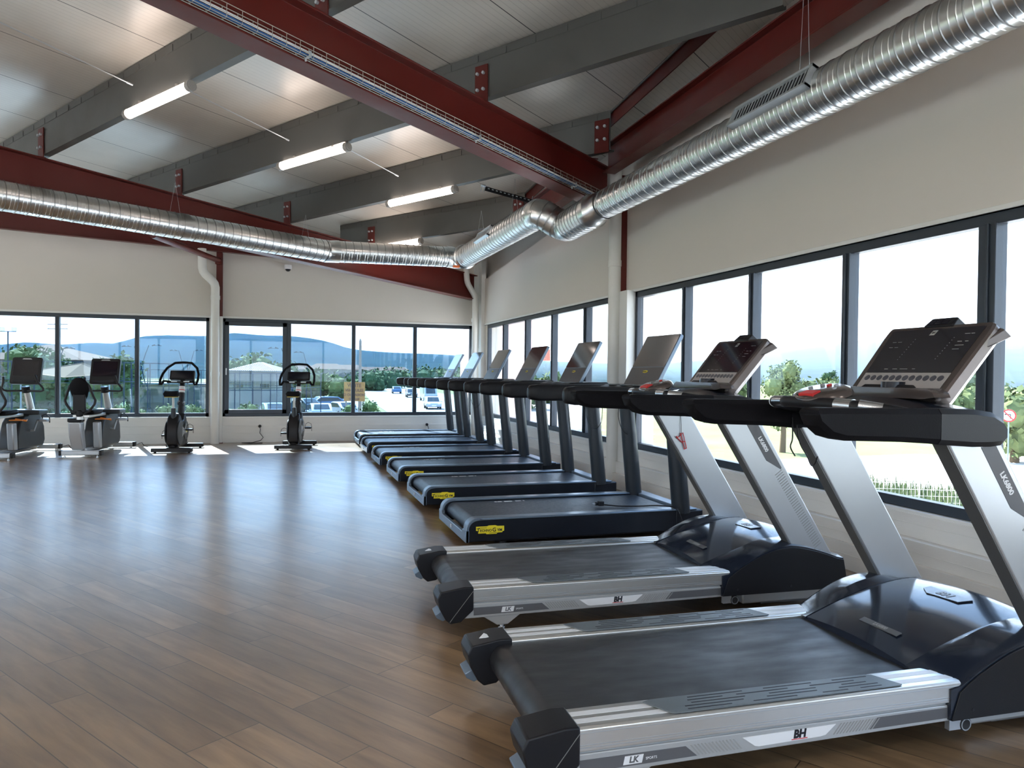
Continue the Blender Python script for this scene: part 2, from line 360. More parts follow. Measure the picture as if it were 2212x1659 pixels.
def added_window(n, horiz, a0, a1, c):  # out-of-view window, added so more daylight enters the hall
    root = bpy.data.objects.new('window_%d' % n, None); COL.objects.link(root); tag(root, kind='structure')
    f = MB(); p = MB(); k = 4
    for z0, z1 in ((.47, .54), (2.53, 2.6)):
        f.box(a0, a1, c-.04, c+.04, z0, z1) if horiz else f.box(c-.04, c+.04, a0, a1, z0, z1)
    for i in range(k+1):
        q = a0+(a1-a0)*i/k
        f.box(q-.035, q+.035, c-.04, c+.04, .47, 2.6) if horiz else f.box(c-.04, c+.04, q-.035, q+.035, .47, 2.6)
    p.box(a0, a1, c-.004, c+.004, .5, 2.57) if horiz else p.box(c-.004, c+.004, a0, a1, .5, 2.57)
    f.build('frame', 'frame_alu', root); p.build('pane', 'glass', root)
added_window(7, False, -2.5, 4.7, XL-.1); added_window(8, False, 5.2, 12.8, XL-.1); added_window(9, True, -8.8, -3.2, YF-.1); added_window(10, True, -2.6, 3.2, YF-.1)

# sills, heads and the three overlapping boards under the windows
b = MB()
for z0, z1, d in ((0, .175, .17), (.17, .305, .135), (.30, SILL-.02, .055)):
    b.yz([(YF, z0), (YB-.1, z0), (YB-.1, z1), (YF, z1)], XR-d, XR+.01)
for z in (.10, .235, .39): b.box(XR-(.173 if z < .17 else .138 if z < .3 else .058), XR, YF, YB-.1, z, z+.004)
struct(b, 'trim_1', 'wainscot', bevel=.004)
b = MB()
for z0, z1, d in ((0, .175, .10), (.17, .305, .085), (.30, SILL-.02, .06)): b.box(XL, XR-.17, YB-d, YB+.01, z0, z1)
struct(b, 'trim_2', 'wainscot', bevel=.004)
b = MB(); b.box(XR-.045, XR+.03, YF, YB-.06, SILL-.03, SILL); b.box(XR-.03, XR+.02, YF, YB-.06, HEAD, HEAD+.03); struct(b, 'trim_3', 'white_paint', bevel=.004)
b = MB(); b.box(XL, XR-.05, YB-.07, YB+.03, SILL-.03, SILL); b.box(XL, XR-.02, YB-.035, YB+.02, HEAD, HEAD+.035); struct(b, 'trim_4', 'white_paint', bevel=.004)
# white casings where the posts stand
b = MB(); b.box(3.73, XR, 7.60, 7.80, 0, HEAD+.02); struct(b, 'trim_5', 'white_paint', bevel=.004)
b = MB(); b.box(-1.025, -.98, YB-.17, YB, 0, HEAD+.02); struct(b, 'trim_6', 'white_paint', bevel=.003)
b = MB(); b.box(3.66, 3.79, YB-.06, YB, 0, 3.5); b.box(3.75, XR, 14.02, 14.25, 0, 3.5); struct(b, 'trim_7', 'white_paint', bevel=.004)

# ---------------------------------------------------------------- steelwork
AZ = R(57.5); DV = Vector((math.sin(AZ), math.cos(AZ), 0)); NV = Vector((math.cos(AZ), -math.sin(AZ), 0))
def isection(hw, tf, tw, zb, zt):
    return [(-hw, zb), (hw, zb), (hw, zb+tf), (tw, zb+tf), (tw, zt-tf), (hw, zt-tf), (hw, zt), (-hw, zt), (-hw, zt-tf), (-tw, zt-tf), (-tw, zb+tf), (-hw, zb+tf)]
def ibeam(name, label, p0, p1, z0, z1, hw=.1, tf=.016, tw=.008, cat='beam', group=None, mt='red'):
    'p0, p1 plan points; z0, z1 = (bottom, top) at each end'
    t = thing(name, label, cat, (p0[0], p0[1], 0), 0, group)
    d = Vector((p1[0]-p0[0], p1[1]-p0[1], 0)); n = Vector((d.y, -d.x, 0)).normalized(); m = MB()
    L = []
    for q, (zb, zt) in ((Vector((0, 0, 0)), z0), (d, z1)):
        L.append([q+n*a+Vector((0, 0, z)) for a, z in isection(hw, tf, tw, zb, zt)])
    m.loops(L); m.build('steel_section', mt, t, bevel=.003); return t
def raft(P, s): return (P[0]+DV.x*s, P[1]+DV.y*s)
PA, PB = (3.6, 7.9), (3.6, 14.1)
zA = lambda s: (3.20-.080*s, 3.66-.073*s)
zB = lambda s: (2.735-.066*s, 3.21-.076*s)
rA = ibeam('rafter', 'large dark red steel rafter crossing the ceiling with a cable tray on its lower flange', raft(PA, -12.5), raft(PA, .0), zA(-12.5), zA(0), group='sloping red rafters')
rB = ibeam('rafter', 'dark red steel rafter behind the long round duct, running down to the far corner', raft(PB, -12.6), raft(PB, .02), zB(-12.6), zB(.02), group='sloping red rafters')
ibeam('eave_beam', 'dark red eave beam over the right wall beside the near duct', (3.52, -3.5), (3.52, 7.68), (3.79, 4.08), (3.565, 3.86), hw=.08, tf=.014, group='red eave beams')
ibeam('eave_beam', 'red eave beam above the far duct run, ending near the corner', (3.50, 8.1), (3.36, 13.75), (3.56, 3.86), (3.29, 3.58), hw=.08, tf=.014, group='red eave beams')
ibeam('wall_beam', 'orange red beam lying along the top of the back wall over the left windows', (-9.5, 14.12), (1.6, 14.12), (3.85, 4.2), (3.265, 3.62), hw=.07, tf=.014)
for y0, y1, lb in ((-3.5, 7.9, 'narrow red edge angle under the ceiling above the near eave beam'), (8.0, 14.0, 'narrow red edge angle under the ceiling above the far duct run')):
    t = thing('edge_angle', lb, 'beam', (3.45, y0, 0), 0, 'red edge angles under the ceiling'); m = MB(); d = y1-y0
    A_ = [(0, -.16), (.012, -.16), (.012, -.014), (.09, -.014), (.09, -.002), (0, -.002)]
    m.loops([[Vector((a, 0, rz(3.45, y0)+z)) for a, z in A_], [Vector((a, d, rz(3.45, y1)+z)) for a, z in A_]]); m.build('angle_profile', 'red', t)
    m = MB(); m.tube([(-.02, 0, rz(3.45, y0)-.02), (-.02, d, rz(3.45, y1)-.02)], .012, 6); m.build('edge_seal', 'galv', t, smooth=60)
def column(lb, x0, x1, y0, y1, zt, mt='red'):
    t = thing('steel_column', lb, 'column', ((x0+x1)/2, (y0+y1)/2, 0), 0, 'red wall columns'); hx, hy = (x1-x0)/2, (y1-y0)/2; m = MB()
    m.xy([(-hx, -hy), (hx, -hy), (hx, -hy+.01), (.004, -hy+.01), (.004, hy-.01), (hx, hy-.01), (hx, hy), (-hx, hy), (-hx, hy-.01), (-.004, hy-.01), (-.004, -hy+.01), (-hx, -hy+.01)], 0, zt)
    m.build('column_section', mt, t); m = MB(); m.box(-hx-.02, hx+.02, -hy-.02, hy+.02, 0, .012); m.build('base_plate', mt, t)
column('red steel column beside the downpipe between the two back windows', -1.085, -.985, YB-.16, YB-.03, 3.40)
column('dark red steel column behind the thick white downpipe on the right wall', 3.75, 3.838, 7.80, 7.93, 3.6)
# round brace from the back column to the rafter
t = thing('round_brace', 'orange red round brace tube reaching from the back column toward the duct', 'brace', (-1.05, 14.05, 3.24))
m = MB(); m.tube([(0, 0, 0), (-.62, -2.9, -.10)], .048, 14); m.build('brace_tube', 'red', t, smooth=50)
m = MB(); m.box(-.05, .05, -.02, .10, -.06, .05); m.build('fixing_plate', 'red', t, bevel=.004)

# purlins
def lint(p, q, r, s):
    'plan intersection parameter of p->q with r->s'
    d = (q[0]-p[0], q[1]-p[1]); e = (s[0]-r[0], s[1]-r[1]); den = d[0]*e[1]-d[1]*e[0]
    return ((r[0]-p[0])*e[1]-(r[1]-p[1])*e[0])/den
PUR = [((-2.71, 10.09), (-.30, 6.64), 'grey purlin nearest the top left corner, carrying the first tube light'),
       ((-1.31, 10.97), (2.89, 5.25), 'second grey purlin from the top left, carrying the second tube light'),
       ((.60, 11.20), (3.23, 7.68), 'third grey purlin from the top left, carrying the third tube light'),
       ((1.78, 12.37), (3.19, 10.66), 'short grey purlin nearest the far corner, above the duct')]
PEND = []
for i, (p, q, lb) in enumerate(PUR):
    ux, uy = q[0]-p[0], q[1]-p[1]; l = math.hypot(ux, uy); ux, uy = ux/l, uy/l
    tb = (13.95-p[1])/uy; te = min((3.42-p[0])/ux, (-3.3-p[1])/uy)
    if i == 0: tb = lint(p, (p[0]+ux, p[1]+uy), raft(PB, -12), raft(PB, 0))-1.7
    if i in (1, 2): tb = max(tb, lint(p, (p[0]+ux, p[1]+uy), raft(PB, -12), raft(PB, 0))-1.9)
    if i == 3: tb = lint(p, (p[0]+ux, p[1]+uy), raft(PB, -12), raft(PB, 0))-.75
    S, E = (p[0]+ux*tb, p[1]+uy*tb), (p[0]+ux*te, p[1]+uy*te); PEND.append((S, E, (ux, uy)))
    t = thing('roof_purlin', lb, 'purlin', (S[0], S[1], 0), 0, 'grey roof purlins')
    dn = Vector((DV.x, DV.y, 0)); n2 = Vector((-uy, ux, 0)); n2 = n2 if n2.dot(dn) > 0 else -n2   # away from the camera, down the slope
    prof = [(0, -.44), (.085, -.44), (.085, -.415), (.079, -.415), (.079, -.434), (.006, -.434), (.006, -.026), (.079, -.026), (.079, -.02), (0, -.02)]
    zz = lambda q_: rz(*q_)
    D_ = Vector((E[0]-S[0], E[1]-S[1], 0)); m = MB()
    m.loops([[Vector((0, 0, zz(S)))+n2*a+Vector((0, 0, z)) for a, z in prof], [D_+Vector((0, 0, zz(E)))+n2*a+Vector((0, 0, z)) for a, z in prof]])
    m.build('channel', 'galv', t)
    m = MB(); lip = [(-.055, -.05), (0, -.05), (0, -.046), (-.055, -.046)]
    lip2 = [(-.004, -.09), (0, -.09), (0, -.012), (-.004, -.012)]
    m.loops([[Vector((0, 0, zz(S)))+n2*a+Vector((0, 0, z)) for a, z in lip2], [D_+Vector((0, 0, zz(E)))+n2*a+Vector((0, 0, z)) for a, z in lip2]])
    L_ = D_.length; k = int(L_/.32)
    for j in range(k):
        f_ = (j+.5)/k; c_ = D_*f_+Vector((0, 0, zz((S[0]+D_.x*f_, S[1]+D_.y*f_))-.09))-n2*.008
        m.tube([c_, c_+Vector((0, 0, .06))], .004, 5)
    m.build('roof_clip_strip', 'galv', t)
    for P_, zf, nm in ((PA, zA, 'a'), (PB, zB, 'b')):
        r0, r1 = raft(P_, -12.5), raft(P_, .02); k_ = lint(S, E, r0, r1)
        if not 0 < k_ < 1: continue
        c_ = D_*k_; s_ = lint(r0, r1, S, E)*12.5-12.5
        if s_ > 0 or (i == 2 and nm == 'a'): continue
        zt = zf(s_)[1]; u3 = D_.normalized()
        M_c = frame(c_+Vector((0, 0, zt))-n2*.012, u3, Vector((0, 0, 1)))
        cl = MB(); cl.box(-.075, .075, 0, .36, -.006, .006, M=M_c); cl.box(-.075, .075, 0, .012, -.03, .06, M=M_c); c_o = cl.build('cleat_plate', 'red', t, bevel=.002)
        bo = MB()
        for bx_ in (-.035, .035):
            for by in (.13, .28): bo.lathe([(.0, -.014), (.017, -.014), (.017, .016), (0, .016)], (0, 0, 0), 6)  # placed below
        bo = MB()
        for bx_ in (-.035, .035):
            for by in (.13, .28):
                for sgn in (-1,):
                    a0_ = M_c @ Vector((bx_, by, .008)); a1_ = M_c @ Vector((bx_, by, .03)); a2_ = M_c @ Vector((bx_, by, -.008)); a3_ = M_c @ Vector((bx_, by, -.03))
                    bo.tube([a0_, a1_], .015, 6); bo.tube([a2_, a3_], .015, 6)
        bo.build('bolts', 'galv_light', c_o)
    if i in (2, 3):
        c_ = D_; zt = zz(E)-.44; u3 = D_.normalized(); M_c = frame(c_+Vector((0, 0, zt))-n2*.012-u3*.10, u3, Vector((0, 0, 1)))
        cl = MB(); cl.box(-.09, .09, -.02, .34, -.006, .006, M=M_c); c_o = cl.build('cleat_plate', 'red', t, bevel=.002); bo = MB()
        for bx_ in (-.045, .045):
            for by in (.12, .26):
                a2_ = M_c @ Vector((bx_, by, -.03)); a3_ = M_c @ Vector((bx_, by, .03)); bo.tube([a2_, a3_], .017, 6)
        bo.build('bolts', 'galv_light', c_o)
# thin sway rods between the purlins
for (x, y), L_, lb in (((-1.46, 8.15), 1.3, 'first thin sway rod in front of the purlin at top left'), ((.05, 9.05), 1.3, 'second thin sway rod between the middle purlins'), ((1.42, 9.75), 1.15, 'third thin sway rod above the third tube light')):
    t = thing('sway_rod', lb, 'rod', (x, y, rz(x, y)-.22), 0, 'thin sway rods under the roof'); m = MB(); z1 = rz(x-DV.x*L_, y-DV.y*L_)-rz(x, y)
    m.tube([(0, 0, 0), (-DV.x*L_, -DV.y*L_, z1+.14)], .006, 6); m.tube([(.0, 0, 0), (.05, .03, -.01)], .011, 6); m.build('rod', 'galv_light', t, smooth=60)

# tube lights
LMP = [((-1.48, 8.26, 3.84), (-.78, 7.33, 3.885), 'tube light on the purlin nearest the top left corner'),
       ((-.02, 9.20, 3.71), (.70, 8.28, 3.755), 'tube light in the middle of the ceiling, second in the row'),
       ((1.38, 10.12, 3.58), (2.11, 9.18, 3.625), 'third tube light, beside the black slotted channel'),
       ((1.44, 12.72, 3.375), (2.17, 11.86, 3.425), 'small looking tube light half hidden behind the corner duct')]
for p0, p1, lb in LMP:
    a, c_ = Vector(p0), Vector(p1); mid = (a+c_)/2; t = thing('tube_light', lb, 'light', mid, 0, 'tube lights under the purlins')
    a, c_ = a-mid, c_-mid; u_ = (c_-a).normalized()
    m = MB(); m.tube([a+u_*.03, c_-u_*.06], .046, 16); m.build('diffuser', 'lamp_tube', t, smooth=50)
    for e_, f_ in ((a, 1), (c_, -1)):
        m = MB(); m.tube([e_, e_+u_*f_*.05], [.05, .05], 18); m.tube([e_-u_*f_*.008, e_], [.03, .036], 16); m.build('end_cap', 'lamp_cap', t, smooth=40)
    for k_ in (.22, .78):
        q = a+(c_-a)*k_; m = MB(); m.box(-.012, .012, -.02, .02, .04, .075, M=Matrix.Translation(q)); m.build('clip', 'galv', t)
# added glowing panels, outside the picture, to brighten the hall
for k_, (x, y) in enumerate(((-6.5, 6.0), (-4.4, 3.0), (-7.2, 1.6), (-2.4, .2), (.6, -1.6), (-5.2, -1.6), (-8.2, 9.2))):
    z_ = rz(x, y)-.75; t = thing('fill_panel', 'added fill panel over the part of the hall outside the picture', 'light', (x, y, z_), 0, 'added fill panels outside the picture')
    m = MB(); m.box(-.62, .62, -.32, .32, .012, .06); m.build('fill_panel_body', 'white', t, bevel=.01)
    m = MB(); m.box(-.58, .58, -.28, .28, -.002, .010); m.build('diffuser', 'fill_glow', t)
    m = MB()
    for q in (-.5, .5): m.tube([(q, 0, .05), (q, 0, .72)], .003, 5)
    m.build('suspension_wire', 'galv_light', t)

# cable tray on the big rafter
t = thing('cable_tray', 'wire cable tray with blue cable along the big red rafter', 'cable tray', raft(PA, 0)+(0,))
def rp(s, n_, z): return DV*s+NV*n_+Vector((0, 0, zA(s)[0]+z))
m = MB(); s0, s1 = -9, -.12
for n_, z in ((.105, .005), (.165, .095), (.105, .095), (.165, .005), (.135, .005)): m.tube([rp(s0, n_, z+.012), rp(s1, n_, z+.012)], .0028, 5)
k = int((s1-s0)/.11)
for i in range(k+1):
    s = s0+(s1-s0)*i/k; m.tube([rp(s, .105, .107), rp(s, .105, .017), rp(s, .165, .017), rp(s, .165, .107)], .0024, 4)
m.build('wire_basket', 'galv_wire', t)
m = MB(); m.tube([rp(s0, .130, .034), rp(s1, .130, .034)], .011, 8); m.tube([rp(s0, .150, .032), rp(s1, .150, .032)], .008, 8); m.build('blue_cable', 'blue_cable', t, smooth=60)
m = MB()
for dz in (.062, .072): m.tube([rp(s0, .14, dz-.012), rp((s0+s1)/2, .145, dz-.010), rp(s1, .14, dz-.012)], .004, 6)
m.build('grey_cable', 'white_paint', t, smooth=60)
for s in (-5.6, -4.15, -2.35, -.85, -.3):
    m = MB(); M_c = frame(rp(s, .13, 0), DV, NV); [m.box(*q, M=M_c if (M_c.to_3x3() @ Vector((0, 0, 1))).z > 0 else M_c @ Matrix.Rotation(R(180), 4, 'X') @ Matrix.Diagonal((1, -1, 1, 1))) for q in ((-.012, .012, -.035, .045, .017, .024), (-.012, .012, .040, .045, .017, .06), (-.006, .006, -.018, -.008, .0, .06))]
    m.build('tray_clamp', 'galv_light', t, bevel=.002)

# slotted strut channel beside the third light
t = thing('strut_channel', 'black slotted channel bolted under the purlin, reaching over the duct', 'bracket', (2.44, 8.98, 3.63))
d = Vector((.60, -.10, -.14)); m = MB(); Mx = frame((0, 0, 0), d, (0, 1, 0)); L_ = d.length
m.box(0, L_, -.02, .02, -.002, .002, M=Mx); m.box(0, L_, -.022, -.018, -.04, .002, M=Mx); m.box(0, L_, .018, .022, -.04, .002, M=Mx)
m.build('channel', 'black_plastic', t)
m = MB()
for i in range(11): m.box(.03+i*.052, .055+i*.052, -.0235, -.0225, -.022, -.010, M=Mx)
m.build('slots', 'galv_light', t)
m = MB(); m.box(-.06, .03, -.03, .03, .002, .010, M=Mx)
for x in (-.045, -.01): m.tube([Mx @ Vector((x, 0, .03)), Mx @ Vector((x, 0, -.07))], .005, 6)
m.tube([Mx @ Vector((L_-.02, 0, .05)), Mx @ Vector((L_-.02, 0, -.10))], .005, 6); m.build('threaded_rods', 'galv_light', t)

# ---------------------------------------------------------------- ventilation duct
t = thing('ventilation_duct', 'round galvanised spiral duct crossing at left and running along the right wall', 'duct', (0, 0, 3.14))
def Z(p): return Vector((p[0], p[1], p[2]-3.14))
def duct(name, p0, p1, r, pitch=.115, n=32):
    p0, p1 = Z(p0), Z(p1); L_ = (p1-p0).length; u_ = (p1-p0)/L_; pts, rr = [], []
    k = max(1, int(L_/pitch))
    for i in range(k):
        a = L_*i/k; st = L_/k
        for f_, dr in ((0.02, 0), (.28, 0), (.31, 0), (.33, .002), (.35, 0), (.38, 0), (.61, 0), (.64, 0), (.66, .002), (.68, 0), (.71, 0), (.89, 0), (.91, 0), (.925, .006), (.975, .006), (.99, 0)):
            pts.append(p0+u_*(a+st*f_)); rr.append(r+dr)
    pts.append(p1); rr.append(r); m = MB(); m.tube(pts, rr, n, cap=False)
    for j in range(len(pts)-1):
        if j % 16 in (11, 12, 13, 14): m.m[j*n:(j+1)*n] = [1]*n
    return m.build(name, ['zinc', 'zinc_seam'], t, smooth=60)
RL = .165; Aa, J, E_ = (-2.94, 9.46, 3.19), (.65, 11.62, 3.13), (2.62, 11.86, 3.19)
A0 = tuple(Aa[i]+(Aa[i]-J[i])*1.3 for i in range(3))
duct('duct_section', A0, (-1.22, 10.494, 3.161), RL); duct('duct_section', (-1.2, 10.506, 3.161), J, RL)
u_ = (Vector(E_)-Vector(J)).normalized(); J2 = Vector(J)+u_*.17
duct('duct_section', J2, E_, RL-.002)
def collar(name, pts, r, nn=28, mt='zinc'):
    m = MB(); m.tube([Z(p) for p in pts], r, nn, cap=False); return m.build(name, mt, t, smooth=40)
uu = (Vector(J)-Vector(Aa)).normalized()
collar('bend_collar', [Vector(J)-uu*.03, Vector(J)+uu*.02, Vector(J)+(uu+u_)*.035, J2-u_*.02, J2+u_*.03], [RL+.006, RL+.006, RL+.002, RL+.004, RL+.004])
collar('joint_band', [Vector((-1.25, 10.476, 3.161)), Vector((-1.17, 10.524, 3.161))], [RL+.007]*2)
# corner elbow with flange and the far run
FX, FZ = 2.82, 3.14
pts = [Vector(E_)-u_*.05, Vector(E_)+u_*.04]
for a in (20, 45, 70): pts.append(Vector((2.66+.16*math.sin(R(a)), 11.70+.18*math.cos(R(a)), 3.18)))
pts += [Vector((FX, 11.62, 3.165)), Vector((FX, 11.52, 3.16))]
collar('corner_elbow', pts, [RL+.008, RL+.008, RL+.006, RL+.006, RL+.006, RL+.008, RL+.008])
collar('flange_ring', [Vector((FX, 11.58, 3.165)), Vector((FX, 11.57, 3.165)), Vector((FX, 11.54, 3.16)), Vector((FX, 11.53, 3.16))], [RL, RL+.03, RL+.03, RL])
duct('duct_section', (FX, 11.53, 3.16), (FX, 8.08, FZ), RL)
jog = [(FX, 8.14, FZ), (FX, 8.07, FZ), (FX+.03, 8.01, 3.125), (FX+.085, 7.97, 3.09), (FX+.15, 7.94, 3.04), (FX+.215, 7.90, 3.0), (FX+.255, 7.85, 2.975), (3.085, 7.78, 2.97), (3.085, 7.72, 2.97)]
collar('offset_elbow', [Vector(p) for p in jog], [RL+.006, RL+.006]+[RL+.002]*5+[RL+.006, RL+.006])
for a, b_ in ((1, 2), (2, 3), (3, 4), (4, 5), (5, 6), (6, 7)):
    m = MB(); p, q = Vector(jog[a]), Vector(jog[b_]); d = (q-p).normalized(); c_ = (p+q)/2; m.tube([Z(c_-d*.007), Z(c_+d*.007)], RL+.010, 28, cap=False); m.build('seam_ring', 'zinc_seam', t, smooth=40)
duct('duct_section', (3.085, 7.74, 2.97), (3.10, 7.12, 3.0), RL+.004, .075)
NX, NZ = 3.156, 3.04; RN = .1425
collar('reducer', [Vector((3.10, 7.14, 3.0)), Vector((3.10, 7.10, 3.0)), Vector((3.11, 7.085, 3.005)), Vector((NX-.005, 7.0, NZ-.004)), Vector((NX, 6.96, NZ))], [RL+.016, RL+.016, RL-.004, RN+.010, RN+.008])
duct('duct_section', (NX, 7.0, NZ), (NX, -3.4, NZ), RN, .135)
def grille(y0, y1, cx, cz, r, ang):
    'supply grille on the flank of the run'
    n_ = Vector((-math.cos(R(ang)), 0, math.sin(R(ang)))); vv = Vector((0, 1, 0)); Mg = frame(Z(Vector((cx, (y0+y1)/2, cz))+n_*(r+.020)), vv, Vector((math.sin(R(ang)), 0, math.cos(R(ang)))))
    h = (y1-y0)/2; g = MB()
    if (Mg @ Vector((0, 0, 1))-Mg @ Vector((0, 0, 0))).dot(n_) < 0: s_ = -1
    else: s_ = 1
    for q in ((-h, h, -.075, -.055), (-h, h, .055, .075), (-h, -h+.02, -.075, .075), (h-.02, h, -.075, .075)): g.box(q[0], q[1], q[2], q[3], -.045*s_, .012*s_, M=Mg)
    go = g.build('grille', 'galv_light', t, bevel=.002)
    k = MB(); k.box(-h+.02, h-.02, -.055, .055, -.016*s_, -.010*s_, M=Mg); k.build('grille_back', 'ink', go)
    k = MB(); N_ = int(2*h/.036)
    for i in range(N_):
        x = -h+.03+i*(2*h-.06)/(N_-1); k.box(x-.004, x+.004, -.055, .055, -.006*s_, -.002*s_, M=Mg)
    k.build('louvre_bars', 'galv_light', go)
grille(3.72, 4.52, NX, NZ, RN, 25); grille(9.55, 10.25, FX, FZ, RL, 25)
m = MB(); m.box(2.60, 2.70, 11.44, 11.50, 2.965-3.14, 3.0-3.14); m.build('orange_label', 'orange_label', t)
def hang(p, q, n1, n2):
    m = MB(); m.tube([Z(p), Z(n1)], .0015, 5); m.tube([Z(p), Z(n2)], .0015, 5)
    if q: m.tube([Z(n2), Z(q)], .003, 5)
    m.build('hanger_wire', 'galv_light', t)
for x, y, zt, dx in ((-1.30, 10.43, 3.72, .06), (.35, 11.44, 3.62, .05), (FX, 10.6, 3.70, .07), (NX, 3.95, 4.1, .08), (FX-.02, 8.9, 3.75, .06)):
    r_ = RL if x < 3 else RN; hang((x, y, zt), None, (x-dx, y-dx*.6, 3.15+r_*.9 if x < 3 else NZ+r_*.7), (x+dx, y+dx*.6, 3.15+r_*.8 if x < 3 else NZ+r_*.7))

# ---------------------------------------------------------------- downpipes, camera
def pipe(label, pts, r, col_z):
    t_ = thing('downpipe', label, 'pipe', (pts[-1][0], pts[-1][1], 0), 0, 'white downpipes'); b_ = Vector((pts[-1][0], pts[-1][1], 0))
    P = [Vector(p)-b_ for p in pts]; Q = []
    for i, p in enumerate(P):   # rounded corners
        if 0 < i < len(P)-1:
            a_, c__ = (P[i-1]-p).normalized()*min(r, (P[i-1]-p).length*.4), (P[i+1]-p).normalized()*min(r, (P[i+1]-p).length*.4)
            Q += [p+a_, p+(a_+c__)*.28, p+c__]
        else: Q.append(p)
    m_ = MB(); m_.tube(Q, r, 20); m_.build('pipe', 'pvc', t_, smooth=50)
    for z in col_z:
        m_ = MB(); m_.lathe([(r, 0), (r+.006, .002), (r+.006, .07), (r, .072)], (0, 0, z), 20); m_.build('socket', 'pvc', t_, smooth=40)
pipe('white downpipe with a crooked top between the two back windows', [(-1.31, 13.98, 3.42), (-1.30, 13.98, 3.02), (-1.095, 14.06, 2.83), (-1.095, 14.10, 0)], .072, (2.55, 1.2))
pipe('thin white downpipe with a bent top in the far corner', [(3.40, 13.86, 3.30), (3.42, 13.86, 3.04), (3.62, 14.0, 2.79), (3.63, 14.08, 0)], .055, (2.3,))
pipe('thick white downpipe on the right wall between the two window bays', [(3.70, 7.86, 3.7), (3.70, 7.86, 0)], .075, (2.55,))
t = thing('dome_camera', 'small white dome security camera high on the back wall', 'security camera', (.13, YB-.02, 3.20))
m = MB(); m.lathe([(.0, .0), (.065, .0), (.068, -.05), (.062, -.075), (0, -.075)], (0, -.045, .045), 20); m.box(-.05, .05, -.05, 0, -.0, .045); m.build('housing', 'white', t, smooth=40)
m = MB(); m.lathe([(.05, 0), (.045, -.02), (.028, -.038), (0, -.045)], (0, -.045, -.03), 18); m.build('dome', 'black_gloss', t, smooth=60)
for x, lb in ((-.34, 'black plug in the wall socket under the openable window'), (2.73, 'black plug in the wall behind the farthest treadmill')):
    t = thing('wall_plug', lb, 'plug', (x, YB-.085, .295), 0, 'black plugs along the back wall')
    m = MB(); m.lathe([(0, -.05), (.02, -.05), (.028, -.02), (.028, 0), (0, 0)], (0, 0, 0), 14, 'y'); m.build('plug_body', 'black_plastic', t, smooth=40)
    m = MB()
    P = [(0, -.05, 0), (.01, -.06, -.06), (.0, -.05, -.12), (.06, -.06, -.2), (.02, -.10, -.25), (-.12, -.16, -.283), (-.3, -.12, -.288), (-.15, -.25, -.288), (.05, -.2, -.288)] if x < 0 else [(0, -.05, 0), (.02, -.05, -.06), (.02, -.04, -.285)]
    m.tube(P, .006, 6); m.build('cord', 'black_plastic', t, smooth=60)

# ================================================================ slim-post black treadmills
def badge(m_par, M, s=1.0, body='TECHNOGYM'):
    'yellow badge with black lettering, drawn in local xy'
    b_ = MB(); pl = [(-.118, .030), (-.025, .030), (-.012, .036), (.045, .036), (.062, .029), (.118, .028), (.118, -.012), (.104, -.016), (.102, -.024), (.060, -.025), (.055, -.034), (-.030, -.034), (-.036, -.026), (-.098, -.026), (-.104, -.004), (-.118, -.002)]
    b_.prism([(x*s, y*s) for x, y in pl], lambda a, c, t: M @ Vector((a, c, t)), -.002, .003)
    o_ = b_.build('badge', 'yellow', m_par, bevel=.0008)
    m = MB(); big = text_mesh('T', .044*s, .0006, .0008); rest = text_mesh('ECHNO', .028*s, .0006, .0005); g = text_mesh('G', .044*s, .0006, .0008); ym = text_mesh('YM', .030*s, .0006, .0008)
    for me, x, y in ((big, -.100, -.001), (rest, -.036, -.004), (g, .034, -.001), (ym, .080, -.004)): m.mesh(me, M @ Matrix.Translation((x*s, y*s, .0036)))
    m.box(-.10*s, -.03*s, .018*s, .021*s, .0030, .0042, M=M); m.box(-.01*s, .055*s, -.026*s, -.023*s, .0030, .0042, M=M)
    m.build('lettering', 'ink', o_)
    return o_
TGW, TGL = .95, 1.93
